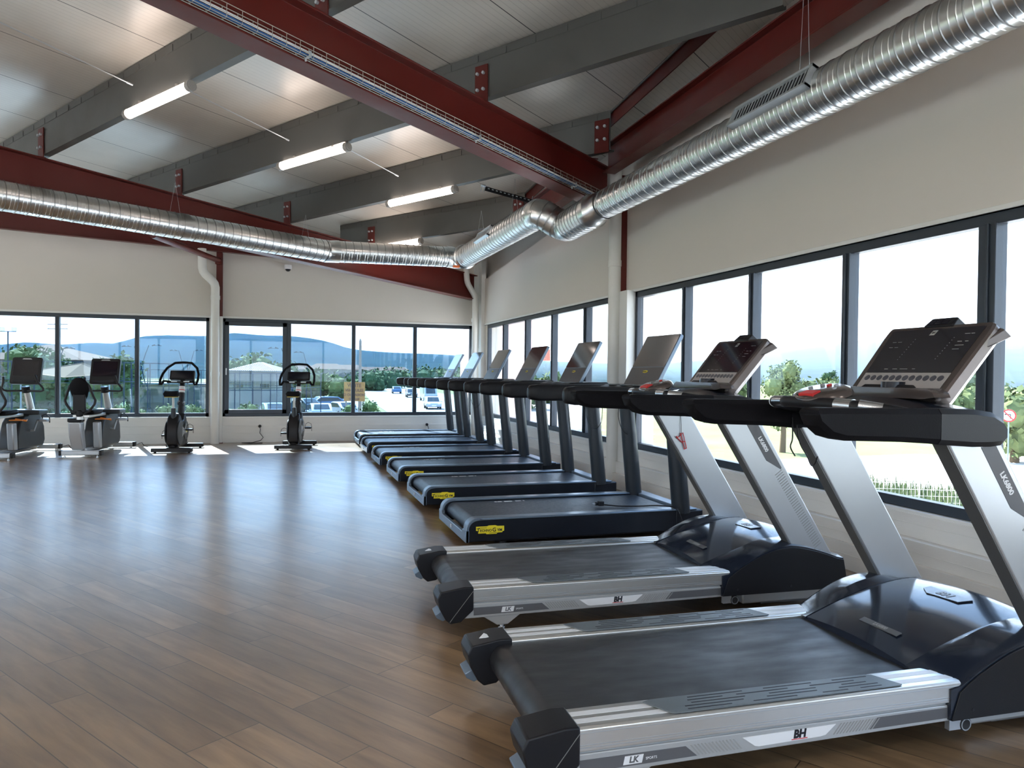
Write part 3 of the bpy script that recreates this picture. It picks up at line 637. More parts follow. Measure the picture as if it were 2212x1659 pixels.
def tg_treadmill(label):
    t = thing('treadmill', label, 'treadmill', (0, 0, 0), 0, 'black treadmills with slim posts')
    ears = [(.0, .05)]+[(-.002, .12)]+arc(.085, .145, .083, 180, 90, 7)+[(.12, .228), (.12, .212)]+arc(.09, .14, .068, 90, 180, 6)+[(.022, .05)]
    for v0, v1 in ((0, .095), (TGW-.095, TGW)):      # side housings
        sd_ = MB(); pr = [(.02, .052)]+arc(.09, .14, .072, 180, 90, 6)+[(TGL-.02, .212), (TGL, .20), (TGL, .052)]
        sd_.xz(pr, v0+.008, v1); sd_.build('side_panel', 'tread_side', t, bevel=.006)
        rl = MB(); rl.xz([(.10, .210), (TGL, .210), (TGL, .224), (.10, .228)], v0, v1); rl.build('side_rail', 'tread_rail', t, bevel=.005)
    e = MB()
    for v0, v1 in ((.006, .095), (TGW-.095, TGW-.006)): e.xz(ears, v0-.006 if v0 < .1 else v0, v1)
    e.yz([(.0, .050), (TGW, .050), (TGW, .14), (TGW-.10, .14), (TGW-.12, .115), (.12, .115), (.10, .14), (.0, .14)], -.004, .024)
    eo = e.build('rear_frame', 'tread_rail', t, bevel=.004)
    m = MB(); Mr = frame((-.006, TGW/2, .085), (0, -1, 0), (0, 0, 1)); m.xz([], 0, 0) if 0 else None
    for dy, w_ in ((.010, .030), (0, .045), (-.010, .030)): m.box(-w_/2, w_/2, dy-.003, dy+.003, 0, .0025, M=Mr)
    m.build('emblem', 'decal_light', eo)
    bl = MB(); bl.xz([(TGL-.14, .19), (TGL-.14, .205), (.10, .205)]+arc(.10, .145, .060, 90, 270, 8)+[(TGL-.14, .085)], .108, TGW-.108); bl.build('belt', 'belt', t, smooth=40)
    gp = MB(); gp.box(.12, TGL-.10, .095, TGW-.095, .07, .196); gp.build('deck', 'black_plastic', t)
    fr_ = MB(); fr_.box(TGL-.115, TGL, .05, TGW-.05, .12, .224); fr_.build('front_bar', 'tread_rail', t, bevel=.006)
    mk = MB()
    for k, (x, w_) in enumerate(((.45, .02), (.485, .035), (.56, .07), (.65, .05), (.70, .012))): mk.box(x-w_/2, x+w_/2, TGW-.19, TGW-.16, .205, .2062)
    mk.build('belt_print', 'decal_light', t)
    un = MB(); un.box(.25, TGL-.1, .12, TGW-.12, .02, .07)
    for v in (.15, TGW-.15):
        un.lathe([(.0, 0), (.03, 0), (.03, .03), (.012, .03), (.012, .06), (0, .06)], (.33, v, 0), 12); un.lathe([(.0, 0), (.03, 0), (.03, .03), (.012, .03), (.012, .06), (0, .06)], (1.7, v, 0), 12)
    un.build('underframe', 'black_rubber', t)
    badge(t, frame((.185, .007, .137), (1, 0, 0), (0, 0, 1)), .92)
    for v in (.055, TGW-.055):                        # posts
        p = MB(); P_ = []; rr = []
        for k in range(7):
            f_ = k/6; P_.append((1.815-.095*f_, v, .19+f_*.90)); rr.append(.090-.006*f_)
        p.tube(P_, rr, 28, sy=.75); p.lathe([(.0, .0), (.10, .0), (.10, .03), (0, .03)], (1.82, v, .05), 18); p.build('post', 'post', t, smooth=50)
        f2 = MB(); f2.box(1.74, 1.99, v-.05, v+.05, .02, .21); f2.build('post_foot', 'tread_side', t, bevel=.012)
    for v, s_ in ((.045, 1), (TGW-.045, -1)):         # armrests
        h = MB(); sec = lambda x, z0, z1, w_: [(x, v-w_, z0+.02), (x, v-w_*.6, z0), (x, v+w_*.6, z0), (x, v+w_, z0+.02), (x, v+w_, z1-.03), (x, v+w_*.6, z1), (x, v-w_*.6, z1), (x, v-w_, z1-.03)]
        h.loops([sec(.770, 1.10, 1.175, .030), sec(.79, 1.075, 1.20, .045), sec(.86, 1.063, 1.208, .050), sec(1.35, 1.065, 1.206, .050), sec(1.62, 1.05, 1.20, .055), sec(1.88, 1.06, 1.195, .05), sec(1.93, 1.09, 1.18, .04)])
        h.build('armrest', 'black_plastic', t, smooth=50, bevel=.006)
    c = MB(); c.xz([(1.42, 1.185), (1.50, 1.215), (1.90, 1.225), (1.95, 1.19), (1.93, 1.12), (1.50, 1.13)], .07, TGW-.07); co = c.build('console_tray', 'black_plastic', t, bevel=.012, seg=3)
    c = MB()
    for y in (.16, .40, .64): c.xy(rrect(1.47, 1.60, y, y+.13, .03), 1.213, 1.221)
    c.build('tray_inserts', 'silver_dark', co)
    # tilted slab display
    Ms = frame((1.63, TGW/2, 1.21), (0, -1, 0), (.23, 0, .43))
    s = MB(); s.prism(rrect(-.295, .295, 0, .50, .018), lambda a, c_, q: Ms @ Vector((a, c_, q)), -.034, .0); so_ = s.build('display', 'tread_rail', t, bevel=.004)
    zf = 1 if (Ms.to_3x3() @ Vector((0, 0, 1))).x < 0 else -1
    f0, f1 = (.0, .0025) if zf > 0 else (-.0365, -.034)
    s = MB(); s.prism(rrect(-.290, .290, .185, .495, .014), lambda a, c_, q: Ms @ Vector((a, c_, q)), f0, f1); s.build('screen', 'tab_screen', so_)
    s = MB(); s.prism(rrect(-.290, .290, .01, .178, .01), lambda a, c_, q: Ms @ Vector((a, c_, q)), f0, f1); s.build('lower_panel', 'tab_low', so_)
    fz = .0026 if zf > 0 else -.0366
    badge(so_, Ms @ Matrix.Translation((0, .135, fz)) @ (Matrix.Identity(4) if zf > 0 else Matrix.Rotation(math.pi, 4, 'Y')), .34)
    return t
TG_LAB = ['black slim-posted treadmill nearest the camera, a loose plug lying on its deck',
          'second black slim-posted treadmill from the camera, screen mirroring a bright lamp glare',
          'third black slim-posted treadmill from the camera, screen mirroring a dark red beam',
          'fourth black slim-posted treadmill from the camera, next to the last two with bright screens',
          'fifth black slim-posted treadmill, second from the back wall, its screen mirroring the window',
          'farthest black slim-posted treadmill, standing close to the back wall']
TGY = [5.28, 6.87, 8.45, 10.0, 11.53, 12.95]; TGX = [1.315, 1.30, 1.30, 1.29, 1.29, 1.31]
tg0 = tg_treadmill(TG_LAB[0])
for i in range(6):
    t = tg0 if i == 0 else copy_tree(tg0)
    t.location = (TGX[i], TGY[i], 0); t['label'] = TG_LAB[i]
# thin earphone cords hanging on some of the posts
def cord(label, pts, r=.003, mt='black_plastic', name='hanging_cord', group='thin cords hanging from the treadmill armrests'):
    b_ = Vector(pts[0]); t = thing(name, label, 'cord', b_, 0, group); P = [Vector(p)-b_ for p in pts]; Q = []
    for i in range(len(P)-1):
        p0, p1, p2, p3 = P[max(0, i-1)], P[i], P[i+1], P[min(len(P)-1, i+2)]
        for k in range(5):
            f_ = k/5; Q.append(.5*((2*p1)+(p2-p0)*f_+(2*p0-5*p1+4*p2-p3)*f_*f_+(3*p1-p0-3*p2+p3)*f_**3))
    Q.append(P[-1]); m = MB(); m.tube(Q, r, 6); m.build('cord', mt, t, smooth=60); return t
for i, v, lb in ((0, .90, 'thin black cord looped on the far post of the nearest black treadmill'), (1, .02, 'long thin cord loop hanging on the near post of the second black treadmill'), (4, .02, 'small cord loop hanging on a post of the fifth black treadmill')):
    x, y = TGX[i]+1.63, TGY[i]+v-.06
    cord(lb, [(x, y, 1.07), (x-.01, y, .92), (x+.03, y-.005, .80), (x+.10, y-.005, .76), (x+.16, y, .84), (x+.17, y, 1.06)])
# power cord lying on the nearest black treadmill
t = cord('black power cord with a two-pin plug lying on the nearest black treadmill deck', [(2.56, 5.60, .226), (2.68, 5.56, .216), (2.82, 5.47, .225), (2.95, 5.38, .24), (3.04, 5.27, .235), (3.08, 5.245, .15), (3.10, 5.245, .02)], .006, name='power_cord', group=None)
m = MB(); m.box(-.05, .0, -.02, .02, -.008, .03); m.box(-.075, -.05, -.013, .013, -.004, .024)
m.build('plug', 'black_plastic', t, bevel=.006); m = MB()
for y in (-.009, .009): m.tube([(-.075, y, .010), (-.098, y, .010)], .0028, 8)
m.build('pins', 'silver', t)

# ================================================================ big silver treadmills
BW = .89
def bh_treadmill(label):
    t = thing('treadmill', label, 'treadmill', (0, 0, 0), 0, 'silver framed treadmills with humped hoods')
    for v0, v1, nr in ((0, .135, True), (BW-.135, BW, False)):
        s = MB(); prof = [(v0, .178), (v0, .243), (v0+.008, .25), (v1-.006, .25), (v1, .244), (v1, .205), (v1-.01, .178)]
        s.yz(prof, .165, 1.578); ro = s.build('side_rail', 'alu', t, bevel=.002)
        g = MB(); yf = v0-.0008 if nr else v1+.0008
        for z in (.188, .196, .232): g.box(.165, 1.577, min(yf, yf+.001), max(yf, yf+.001), z, z+.0022)
        g.build('groove_lines', 'silver', ro)
        g = MB()
        for y in (v0+.030, v0+.078): g.box(.165, 1.577, y, y+.026, .2502, .2510)
        g.build('top_bands', 'alu_band', ro)
        a = MB(); p0, p1 = v0+.012, v1-.016
        a.xy([(.45, p1), (.42, p1-.01), (.475, p0+.008), (.49, p0), (1.33, p0), (1.345, p0+.006), (1.30, p1-.008), (1.28, p1)], .2512, .2555); ao = a.build('foot_grip', 'grip', ro, bevel=.001)
        a = MB(); random.seed(3)
        for k in range(5):
            y = p0+.016+k*(p1-p0-.032)/4; x = .52+random.random()*.08
            while x < 1.22:
                l = .09+random.random()*.12; a.box(x, min(x+l, 1.27), y-.0022, y+.0022, .2550, .2562); x += l+.05+random.random()*.08
        a.build('grip_slots', 'ink', ao)
        # end cap: boxy block with a chamfered tail
        e = MB(); o0, o1 = v0-.004, v1+.006
        A = [(.0, o0+.012, .235), (.0, o1, .235), (.0, o1, .15), (.0, o0+.012, .15)]
        e.xz([(.0, .155), (-.012, .205), (.004, .238), (.12, .256), (.168, .254), (.168, .14), (.105, .085), (.055, .078), (.03, .10)], o0, o1); eo = e.build('end_cap', 'black_plastic', t, bevel=.006, seg=3)
        e = MB(); e.tube([(.165, o0-.0005, .235), (.05, o0-.0005, .09)], .0015, 4) if nr else e.tube([(.165, o1, .235), (.05, o1, .09)], .0015, 4); e.build('seam', 'silver_dark', eo)
        e = MB(); e.xz([(-.018, .125), (.012, .142), (.055, .108), (.02, .090), (-.012, .108)], o0+.02, o1-.02); e.build('rear_wheel_cover', 'tread_rail', eo, bevel=.003)
        if not nr:
            e = MB(); c_ = (.075, (v0+v1)/2); e.xy([(c_[0]-.03, c_[1]-.02), (c_[0]+.03, c_[1]-.02), (c_[0], c_[1]+.03)], .2485, .2505); e.build('warning_sticker', 'decal_light', eo)
        # skirt below
        k = MB(); yo, yi = (v0+.006, v0+.05) if nr else (v1-.05, v1-.006)
        k.xz([(.05, .082), (.165, .168), (2.05, .168), (2.19, .15), (2.16, .118), (.10, .098)], yo, yi); k.xz([(.165, .158), (1.9, .158), (1.9, .178), (.165, .178)], yo+.006, yi)
        ko = k.build('frame_skirt', 'skirt', t, bevel=.003)
        y_ = yo-.0012 if nr else yi; y2 = y_+.0012
        d = MB(); d.xz([(.17, .112), (.17, .150), (.52, .150), (.56, .116)], y_, y2); d.build('dark_decal', 'decal_dark', ko); d = MB(); d.xz([(1.20, .122), (1.235, .158), (1.62, .160), (1.62, .124)], y_, y2); d.build('dark_decal', 'decal_dark', ko)
        d = MB(); d.xz([(.72, .152), (1.07, .156), (1.03, .125), (1.01, .122), (.78, .118), (.765, .121)], y_-.0004, y2); d.build('logo_plate', 'decal_light', ko)
        d = MB()
        for i in range(13): x = .565+i*.0125; d.xz([(x, .118), (x-.03, .152), (x-.025, .152), (x+.005, .118)], y_-.0002, y2)
        d.build('hatching', 'decal_mid', ko); d = MB()
        for i in range(13): x = 1.06+i*.0125; d.xz([(x, .122), (x+.03, .156), (x+.035, .156), (x+.005, .122)], y_-.0002, y2)
        d.build('hatching', 'decal_mid', ko)
        if nr:
            Mx = frame((.93, y_-.0006, .140), (1, 0, .006), (0, 0, 1)); d = MB(); d.mesh(text_mesh('BH', .036, .0006, .0018, .15), Mx); d.build('lettering', 'ink', ko)
            d = MB(); d.box(-.03, .03, -.0165, -.0140, -.0003, .0006, M=Mx); d.build('red_underline', 'red_mark', ko)
            Mx = frame((.345, y_-.0006, .132), (1, 0, .006), (0, 0, 1)); d = MB(); d.prism([(-.036, -.013), (.026, -.013), (.032, .013), (-.030, .013)], lambda a_, c_, q: Mx @ Vector((a_, c_, q)), -.0004, .0004)
            d.mesh(text_mesh('SPORTS', .011, .0005), Mx @ Matrix.Translation((.058, -.002, 0))); d.build('series_tag', 'decal_light', ko)
            d = MB(); d.mesh(text_mesh('LK', .026, .0006, .001, .2), Mx @ Matrix.Translation((-.002, 0, .0006))); d.build('lettering', 'decal_dark', ko)
        # levelling foot
        f = MB(); yc = (yo+yi)/2; f.xz([(.22, .10), (.41, .102), (.345, .055), (.29, .055)], yc-.018, yc+.018); f.build('foot_bracket', 'skirt', t, bevel=.003)
        f = MB(); f.lathe([(0, 0), (.034, 0), (.036, .010), (.02, .017), (.011, .02), (.011, .035), (.018, .036), (.018, .044), (.010, .045), (.010, .06), (0, .06)], (.318, yc, 0), 22); f.build('levelling_foot', 'steel', t, smooth=40)
        f = MB(); f.lathe([(0, -.012), (.024, -.012), (.026, 0), (.024, .012), (0, .012)], (1.62, yc, .085), 18, 'y'); f.build('transport_wheel', 'black_rubber', t, smooth=40)
        f = MB(); f.lathe([(.018, -.014), (.021, -.014), (.021, .014), (.018, .014)], (1.62, yc, .085), 18, 'y'); f.box(1.55, 1.60, yc-.01, yc+.01, .07, .12); f.build('wheel_ring', 'silver', t)
    b = MB(); b.xz([(1.75, .14), (1.75, .236), (.135, .236)]+arc(.135, .176, .060, 90, 270, 9)+[(1.75, .116)], .142, BW-.142); b.build('belt', 'belt_worn', t, smooth=40)
    b = MB(); b.tube([(.135, .12, .176), (.135, BW-.12, .176)], .042, 16); b.build('roller', 'silver', t, smooth=40)
    b = MB(); b.box(.22, 2.2, .06, BW-.06, .10, .165); b.box(1.85, 2.15, .12, BW-.12, .02, .12); b.build('underframe', 'silver_dark', t)
    b = MB(); b.box(1.72, 2.25, .10, BW-.10, .03, .095); b.build('front_base', 'skirt', t, bevel=.01)
    # motor hood: domed centre, a slope either side, two flat flanks
    def hump(n=15):
        out = []
        for i in range(n):
            f_ = i/(n-1); x = 1.50+f_*.76; z = .262+.150*math.sin(math.pi*min(1, f_*.60+.0))**.9 if f_ < .83 else None
            out.append((x, z))
        return out
    def zc(x): 
        f_ = (x-1.50)/.74; f_ = max(0, min(1, f_)); return .248+.138*math.sin(math.pi*.5*min(1, f_/.78))-(.07*max(0, (f_-.78)/.22)**1.6)
    def zs(x):
        f_ = (x-1.53)/.71; f_ = max(0, min(1, f_)); return .225+.145*math.sin(math.pi*.5*min(1, f_/.55))-(.085*max(0, (f_-.55)/.45)**1.5)
    xs = [1.50+.76*i/18 for i in range(19)]
    h = MB(); ys = [.165+(BW-.33)*j/10 for j in range(11)]
    L_ = []
    for x in xs:
        top = [(x-.0+.02*math.sin(math.pi*j/10)*0, y, zc(x)+.018*math.sin(math.pi*j/10)) for j, y in enumerate(ys)]
        L_.append([(x, ys[0], .19)]+top+[(x, ys[-1], .19)])
    h.loops(L_); ho = h.build('motor_hood', 'hood', t, smooth=35)
    m = MB(); Mh = None
    xh = 1.955; dz = (zc(xh+.02)-zc(xh-.02))/.04; Mh = frame((xh, BW/2-.01, zc(xh)+.020), (0, -1, 0), (1, 0, dz))
    m.prism([(-.105, .03), (.105, .03), (.09, -.03), (-.055, -.045), (-.105, -.01)], lambda a_, c_, q: Mh @ Vector((a_, c_, q)), -.006, .0012); mo_ = m.build('hood_badge', 'black_gloss', ho, bevel=.001)
    m = MB(); m.mesh(text_mesh('BH', .05, .0008, .002, .15), Mh @ Matrix.Translation((0, -.004, .0018))); m.build('lettering', 'silver_dark', mo_)
    xh = 1.60; dz = (zc(xh+.02)-zc(xh-.02))/.04; Mh = frame((xh, BW/2-.04, zc(xh)+.0195), (0, -1, 0), (1, 0, dz)); m = MB()
    m.box(-.10, .10, -.014, .014, -.002, .0008, M=Mh); mo_ = m.build('warning_strip', 'silver_dark', ho); m = MB(); m.mesh(text_mesh('LK6800', .022, .0004, .0006, .2), Mh @ Matrix.Translation((0, 0, .0012))); m.build('lettering', 'decal_mid', mo_)
    for v0, v1, vi in ((-.006, .125, .165), (BW+.006, BW-.125, BW-.165)):   # shoulder covers
        c = MB(); L_ = []
        for x in xs: L_.append([(x+.03, v0, .118), (x+.03, v0, zs(x)), (x+.02, v0+(v1-v0)*.25, zs(x)+.012), (x+.0, v1, zs(x)+.020), (x-.005, vi, zc(x)+.001), (x-.005, vi, .118)])
        L_[0] = [(p[0], p[1], max(p[2], .118)) for p in L_[0]]
        L_.append([(2.30, v0, .135), (2.30, v0, .175), (2.30, v0+(v1-v0)*.25, .18), (2.30, v1, .19), (2.30, vi, .2), (2.30, vi, .135)])
        c.loops(L_); c.build('shoulder_cover', 'black_gloss', t, smooth=30)
        c = MB(); fl_ = [(1.53, .118), (1.565, .215)]+[(x+.03, zs(x)-.008) for x in xs[2:]]+[(2.305, .20), (2.31, .165), (2.25, .118)]
        c.xz(fl_, v0-.006 if v0 < .1 else v0, v0 if v0 < .1 else v0+.006); co = c.build('side_cover', 'decal_dark' if 0 else 'black_plastic', t, bevel=.002)
        c = MB()
        for x, z in ((1.62, .15), (1.95, .15), (2.22, .155)):
            y_ = v0-.0065 if v0 < .1 else v0+.0065; c.lathe([(0, -.001), (.006, -.001), (.006, .001), (0, .001)], (x, y_, z), 10, 'y')
        c.build('screws', 'ink', co)
    # uprights
    for v0, v1, nr in ((.015, .085, True), (BW-.085, BW-.015, False)):
        u = MB(); A = [(2.00, v0, .31), (2.235, v0, .30), (2.235, v1, .30), (2.00, v1, .31)]; B = [(1.50, v0, 1.10), (1.735, v0, 1.10), (1.735, v1, 1.10), (1.50, v1, 1.10)]
        u.hull(A, B); uo = u.build('upright', 'silver', t, bevel=.008, seg=3)
        d_ = Vector((-.50, 0, .79)).normalized()
        e = MB(); n_ = .004; e.hull([(1.995, v0+.004, .31), (1.999, v0+.004, .31), (1.999, v1-.004, .31), (1.995, v1-.004, .31)], [(1.495, v0+.004, 1.10), (1.499, v0+.004, 1.10), (1.499, v1-.004, 1.10), (1.495, v1-.004, 1.10)]); e.build('front_edge', 'silver_dark', uo)
        y_ = v0-.0012 if nr else v1; y2 = y_+.0012
        def up_(x, z): return (2.00-.50*(z-.31)/.79+x, z)
        e = MB(); e.xz([up_(.135, 1.06), up_(.205, 1.07), up_(.205, .80), up_(.195, .79), up_(.135, .84)], y_, y2); po = e.build('name_plate', 'decal_dark', uo)
        if nr:
            q0 = Vector((up_(.170, .93)[0], y_-.0006, .93)); Mx = frame(q0, (.50, 0, -.79), (.79, 0, .50)); e = MB(); e.mesh(text_mesh('LK6800', .030, .0006, .001), Mx); e.build('lettering', 'decal_light', po)
        e = MB()
        for i in range(34):
            z = .79-i*.0125; e.xz([up_(.140, z-.03), up_(.200, z-.0), up_(.200, z-.004), up_(.140, z-.034)], y_+.0002, y2-.0001)
        e.build('pattern_strip', 'decal_mid', uo)
    # armrests, cross console
    for v0, v1 in ((-.01, .095), (BW-.095, BW+.01)):
        h = MB(); 
        def sec(x, z0, z1, k=.014): return [(x, v0+k, z0), (x, v1-k, z0), (x, v1, z0+k*1.3), (x, v1, z1-k*1.3), (x, v1-k, z1), (x, v0+k, z1), (x, v0, z1-k*1.3), (x, v0, z0+k*1.3)]
        L_ = [sec(.975, 1.172, 1.192, .008), sec(.985, 1.140, 1.198), sec(1.03, 1.105, 1.200), sec(1.08, 1.092, 1.199), sec(1.30, 1.085, 1.197), sec(1.46, 1.075, 1.196)]
        h.loops(L_); h.build('armrest', 'cushion', t, smooth=32)
        h = MB(); h.loops([sec(1.462, 1.073, 1.197), sec(1.61, 1.063, 1.194), sec(1.69, 1.063, 1.184), sec(1.735, 1.067, 1.162), sec(1.75, 1.085, 1.135, .008)]); h.build('arm_housing', 'black_plastic', t, smooth=28)
    c = MB(); L_ = []
    for j in range(13):
        f_ = j/12; y = .09+(BW-.18)*f_; k = math.sin(math.pi*f_); L_.append([(1.52-.05*k, y, 1.08), (1.74, y, 1.09), (1.76, y, 1.16+.03*k), (1.70, y, 1.19+.035*k), (1.58, y, 1.19+.035*k), (1.50-.06*k, y, 1.16+.02*k)])
    c.loops(L_); c.build('cross_console', 'black_gloss', t, smooth=50)
    # pulse bar with control pod
    c = MB(); c.tube([(1.52, .10, 1.16), (1.36, .13, 1.185), (1.30, .20, 1.195), (1.28, .33, 1.20), (1.28, BW-.33, 1.20), (1.30, BW-.20, 1.195), (1.36, BW-.13, 1.185), (1.52, BW-.10, 1.16)], .023, 14); pb = c.build('pulse_bar', 'black_plastic', t, smooth=50)
    for q in (((1.353, .136, 1.186), (1.302, .196, 1.196)), ((1.353, BW-.136, 1.186), (1.302, BW-.196, 1.196)), ((1.295, .215, 1.197), (1.285, .29, 1.199)), ((1.295, BW-.215, 1.197), (1.285, BW-.29, 1.199))):
        c = MB(); c.tube(q, .0245, 14); c.build('pulse_sensor', 'steel', pb, smooth=50)
    Mp = frame((1.33, BW/2, 1.228), (0, -1, 0), (.94, 0, .34)); c = MB(); n = 20; L_ = []
    for r_, q in ((.0, -.03), (.75, -.028), (1.0, -.005), (.96, .012), (.80, .022), (.0, .026)):
        L_.append([Mp @ Vector((.145*r_*math.cos(2*math.pi*i/n), .090*r_*math.sin(2*math.pi*i/n)+.012*r_, q)) for i in range(n)])
    c.loops(L_); po = c.build('control_pod', 'bronze', t, smooth=60)
    sg = 1 if (Mp.to_3x3() @ Vector((0, 0, 1))).z > 0 else -1
    c = MB(); c.prism([(-.045, -.062), (.045, -.062), (.04, -.018), (-.04, -.018)], lambda a_, c_, q: Mp @ Vector((a_, c_, q*sg)), .012, .030); c.build('stop_button', 'red_mark', po, bevel=.004)
    for a_, c_ in ((-.07, .02), (.07, .02), (-.04, .055), (.04, .055)): c = MB(); c.tube([Mp @ Vector((a_, c_, .014*sg)), Mp @ Vector((a_, c_, .027*sg))], .009, 12); c.build('pod_button', 'silver', po, smooth=40)
    c = MB(); c.tube([Mp @ Vector((0, .055, .012*sg)), Mp @ Vector((0, .055, .027*sg))], .010, 12); c.build('red_key', 'red_mark', po, smooth=40)
    # tilted main display
    Md = frame((1.675, BW/2, 1.235), (0, -1, 0), (.25, 0, .30)); q3 = Md.to_3x3() @ Vector((0, 0, 1)); sg = 1 if q3.x < 0 else -1   # front face points to the user
    def D(a_, c_, q): return Md @ Vector((a_, c_, q*sg))
    hw = .262; c = MB(); n = len(rrect(-1, 1, -1, 1, .2)); L_ = []
    def out(w0, w1, z0, z1, r_): 
        P_ = rrect(-1, 1, z0, z1, r_); return [(x*(w0+(w1-w0)*(y-z0)/(z1-z0)), y) for x, y in P_]
    o1 = out(hw-.014, hw+.004, -.03, .368, .055)
    c.loops([[D(x*.90, y*.96+.01, -.075) for x, y in o1], [D(x, y, -.045) for x, y in o1], [D(x*1.01, y, -.006) for x, y in o1], [D(x*.985, y*.985+.003, .004) for x, y in o1]])
    dsp = c.build('display_housing', 'bronze', t, smooth=35)
    # winged upper corners
    for s_ in (-1, 1):
        c = MB(); c.hull([D(s_*(hw-.05), .28, -.06), D(s_*(hw+.0), .26, -.03), D(s_*(hw+.0), .27, 0), D(s_*(hw-.05), .30, .0)], [D(s_*(hw-.03), .375, -.085), D(s_*(hw+.018), .362, -.08), D(s_*(hw+.012), .366, -.035), D(s_*(hw-.05), .368, -.01)])
        c.build('corner_wing', 'bronze', dsp, bevel=.006)
    sp_ = [(-.215, .125), (.222, .125), (.240, .372), (-.228, .372)]
    c = MB(); c.prism([(-.222, .112), (.222, .112), (.234, .348), (-.234, .348)], D, .003, .0055); c.build('glass_panel', 'screen', dsp)
    c = MB(); c.prism([(-.218, .028), (-.208, .018), (.208, .018), (.218, .028), (.222, .108), (-.222, .108)], D, .003, .0060); kp = c.build('key_panel', 'panel_grey', dsp)
    c = MB()
    for i in range(12):
        x = -.192+i*.0350; rr_ = [(x+.0138*math.cos(2*math.pi*k/16), .080+.0138*math.sin(2*math.pi*k/16)) for k in range(16)]; c.prism(rr_, D, .006, .0078)
    c.build('round_keys', 'button', kp)
    c = MB(); c.prism([(.11+.11*math.cos(R(180*k/10))-.10, .012+.034*math.sin(R(180*k/10))) for k in range(11)], D, .0062, .0085); c.build('logo_arch', 'silver_dark', kp)
    sgn_M = Md @ (Matrix.Identity(4) if sg > 0 else Matrix.Rotation(math.pi, 4, 'Y'))
    c = MB(); c.mesh(text_mesh('LK', .020, .0004, .0008, .2), sgn_M @ Matrix.Translation((0, .033, .0090))); c.build('lettering', 'decal_light', kp)
    c = MB(); c.prism([(-.015, .312), (.010, .312), (.016, .338), (-.009, .338)], D, .0056, .0066)
    for k in range(9):
        for x0, s_ in ((-.095, .004), (.10, .004)): c.prism([(x0+k*s_*.6, .18+k*.014), (x0+.003+k*s_*.6, .18+k*.014), (x0+.003+k*s_*.6, .1825+k*.014), (x0+k*s_*.6, .1825+k*.014)], D, .0056, .0062)
    for x0, x1, y in ((-.13, -.11, .128), (-.085, -.06, .128), (-.045, -.005, .128), (.02, .035, .128), (-.19, -.17, .25), (-.16, -.14, .25), (-.19, -.17, .28), (-.16, -.14, .28), (.15, .17, .27), (.185, .2, .27), (.15, .19, .25), (.15, .18, .23), (.16, .185, .31), (.19, .205, .31)):
        c.prism([(x0, y), (x1, y), (x1, y+.0022), (x0, y+.0022)], D, .0056, .0062)
    c.build('panel_print', 'decal_mid', dsp)
    c = MB(); c.mesh(text_mesh('BH', .012, .0004, .0006, .15), sgn_M @ Matrix.Translation((0, .325, .0070))); c.build('lettering', 'ink', dsp)
    c = MB(); c.prism([(-.155, .006), (-.14, .024), (.12, .024), (.145, .006), (.13, -.012), (-.14, -.012)], D, .002, .034); c.build('reading_ledge', 'black_plastic', dsp, bevel=.004)
    c = MB(); c.hull([D(-.075, .358, -.05), D(.075, .358, -.05), D(.075, .358, .012), D(-.075, .358, .012)], [D(-.060, .420, -.055), D(.060, .420, -.055), D(.064, .413, .004), D(-.064, .413, .004)]); fb = c.build('fan_box', 'black_plastic', dsp, bevel=.008, seg=3)
    c = MB()
    for r_ in range(3):
        for k in range(3): c.prism([(-.055+k*.034, .368+r_*.013), (-.026+k*.034, .368+r_*.013), (-.026+k*.034, .377+r_*.013), (-.055+k*.034, .377+r_*.013)], D, .006-.002*r_, .0128-.0022*r_)
    c.build('fan_slots', 'ink', fb)
    c = MB(); c.loops([[(x, BW/2+y*k, z) for x, y in ((1.60, -.285), (1.66, -.30), (1.74, -.22), (1.76, 0), (1.74, .22), (1.66, .30), (1.60, .285), (1.585, 0))] for z, k in ((1.222, .82), (1.230, 1.0), (1.246, .97), (1.262, .86))]); c.build('display_base', 'bronze', t, smooth=40)
    c = MB(); c.lathe([(0, 0), (.085, 0), (.10, .006), (.09, .025), (.05, .045), (.045, .09), (0, .09)], (1.68, BW/2, 1.195), 24); c.build('display_neck', 'black_gloss', t, smooth=40)
    c = MB(); c.lathe([(.105, .0), (.12, .006), (.105, .012)], (1.67, BW/2, 1.205), 24); c.build('neck_collar', 'black_gloss', t, smooth=40)
    return t
bh = bh_treadmill('silver framed treadmill with domed black hood nearest the camera, at the bottom right')
bh2 = copy_tree(bh); bh2['label'] = 'second silver framed treadmill, standing between the nearest one and the black treadmills'
bh.location = (.690, 2.025, 0); bh.rotation_euler = (0, 0, R(-1.9)); bh2.location = (.745, 3.505, 0); bh2.rotation_euler = (0, 0, R(-2.4))
cord('two thin black cords hanging from the far armrest of the nearest silver treadmill', [(2.20, 2.78, 1.16), (2.215, 2.77, 1.02), (2.25, 2.76, .95), (2.29, 2.77, .90), (2.33, 2.78, .96), (2.36, 2.78, 1.16)])
cord('short thin cord dangling beside the armrest of the nearest silver treadmill', [(2.17, 2.76, 1.12), (2.165, 2.75, 1.03), (2.155, 2.75, .99), (2.18, 2.75, .95)])
t = cord('red safety clip hanging on a cord from the far upright of the second silver treadmill', [(2.47, 4.24, 1.08), (2.472, 4.23, 1.0), (2.475, 4.23, .93)], .0018, name='safety_clip')
m = MB(); bz = .93-1.08; m.tube([(.0, -.01, bz), (.03, -.01, bz-.105), (.045, -.01, bz-.10), (.018, -.01, bz), (-.02, -.01, bz-.03), (-.03, -.01, bz-.02)], .0035, 8); m.tube([(-.03, -.01, bz-.025), (.01, -.01, bz-.06), (.035, -.01, bz-.055)], .0035, 8); m.build('clip', 'red_mark', t, smooth=50)

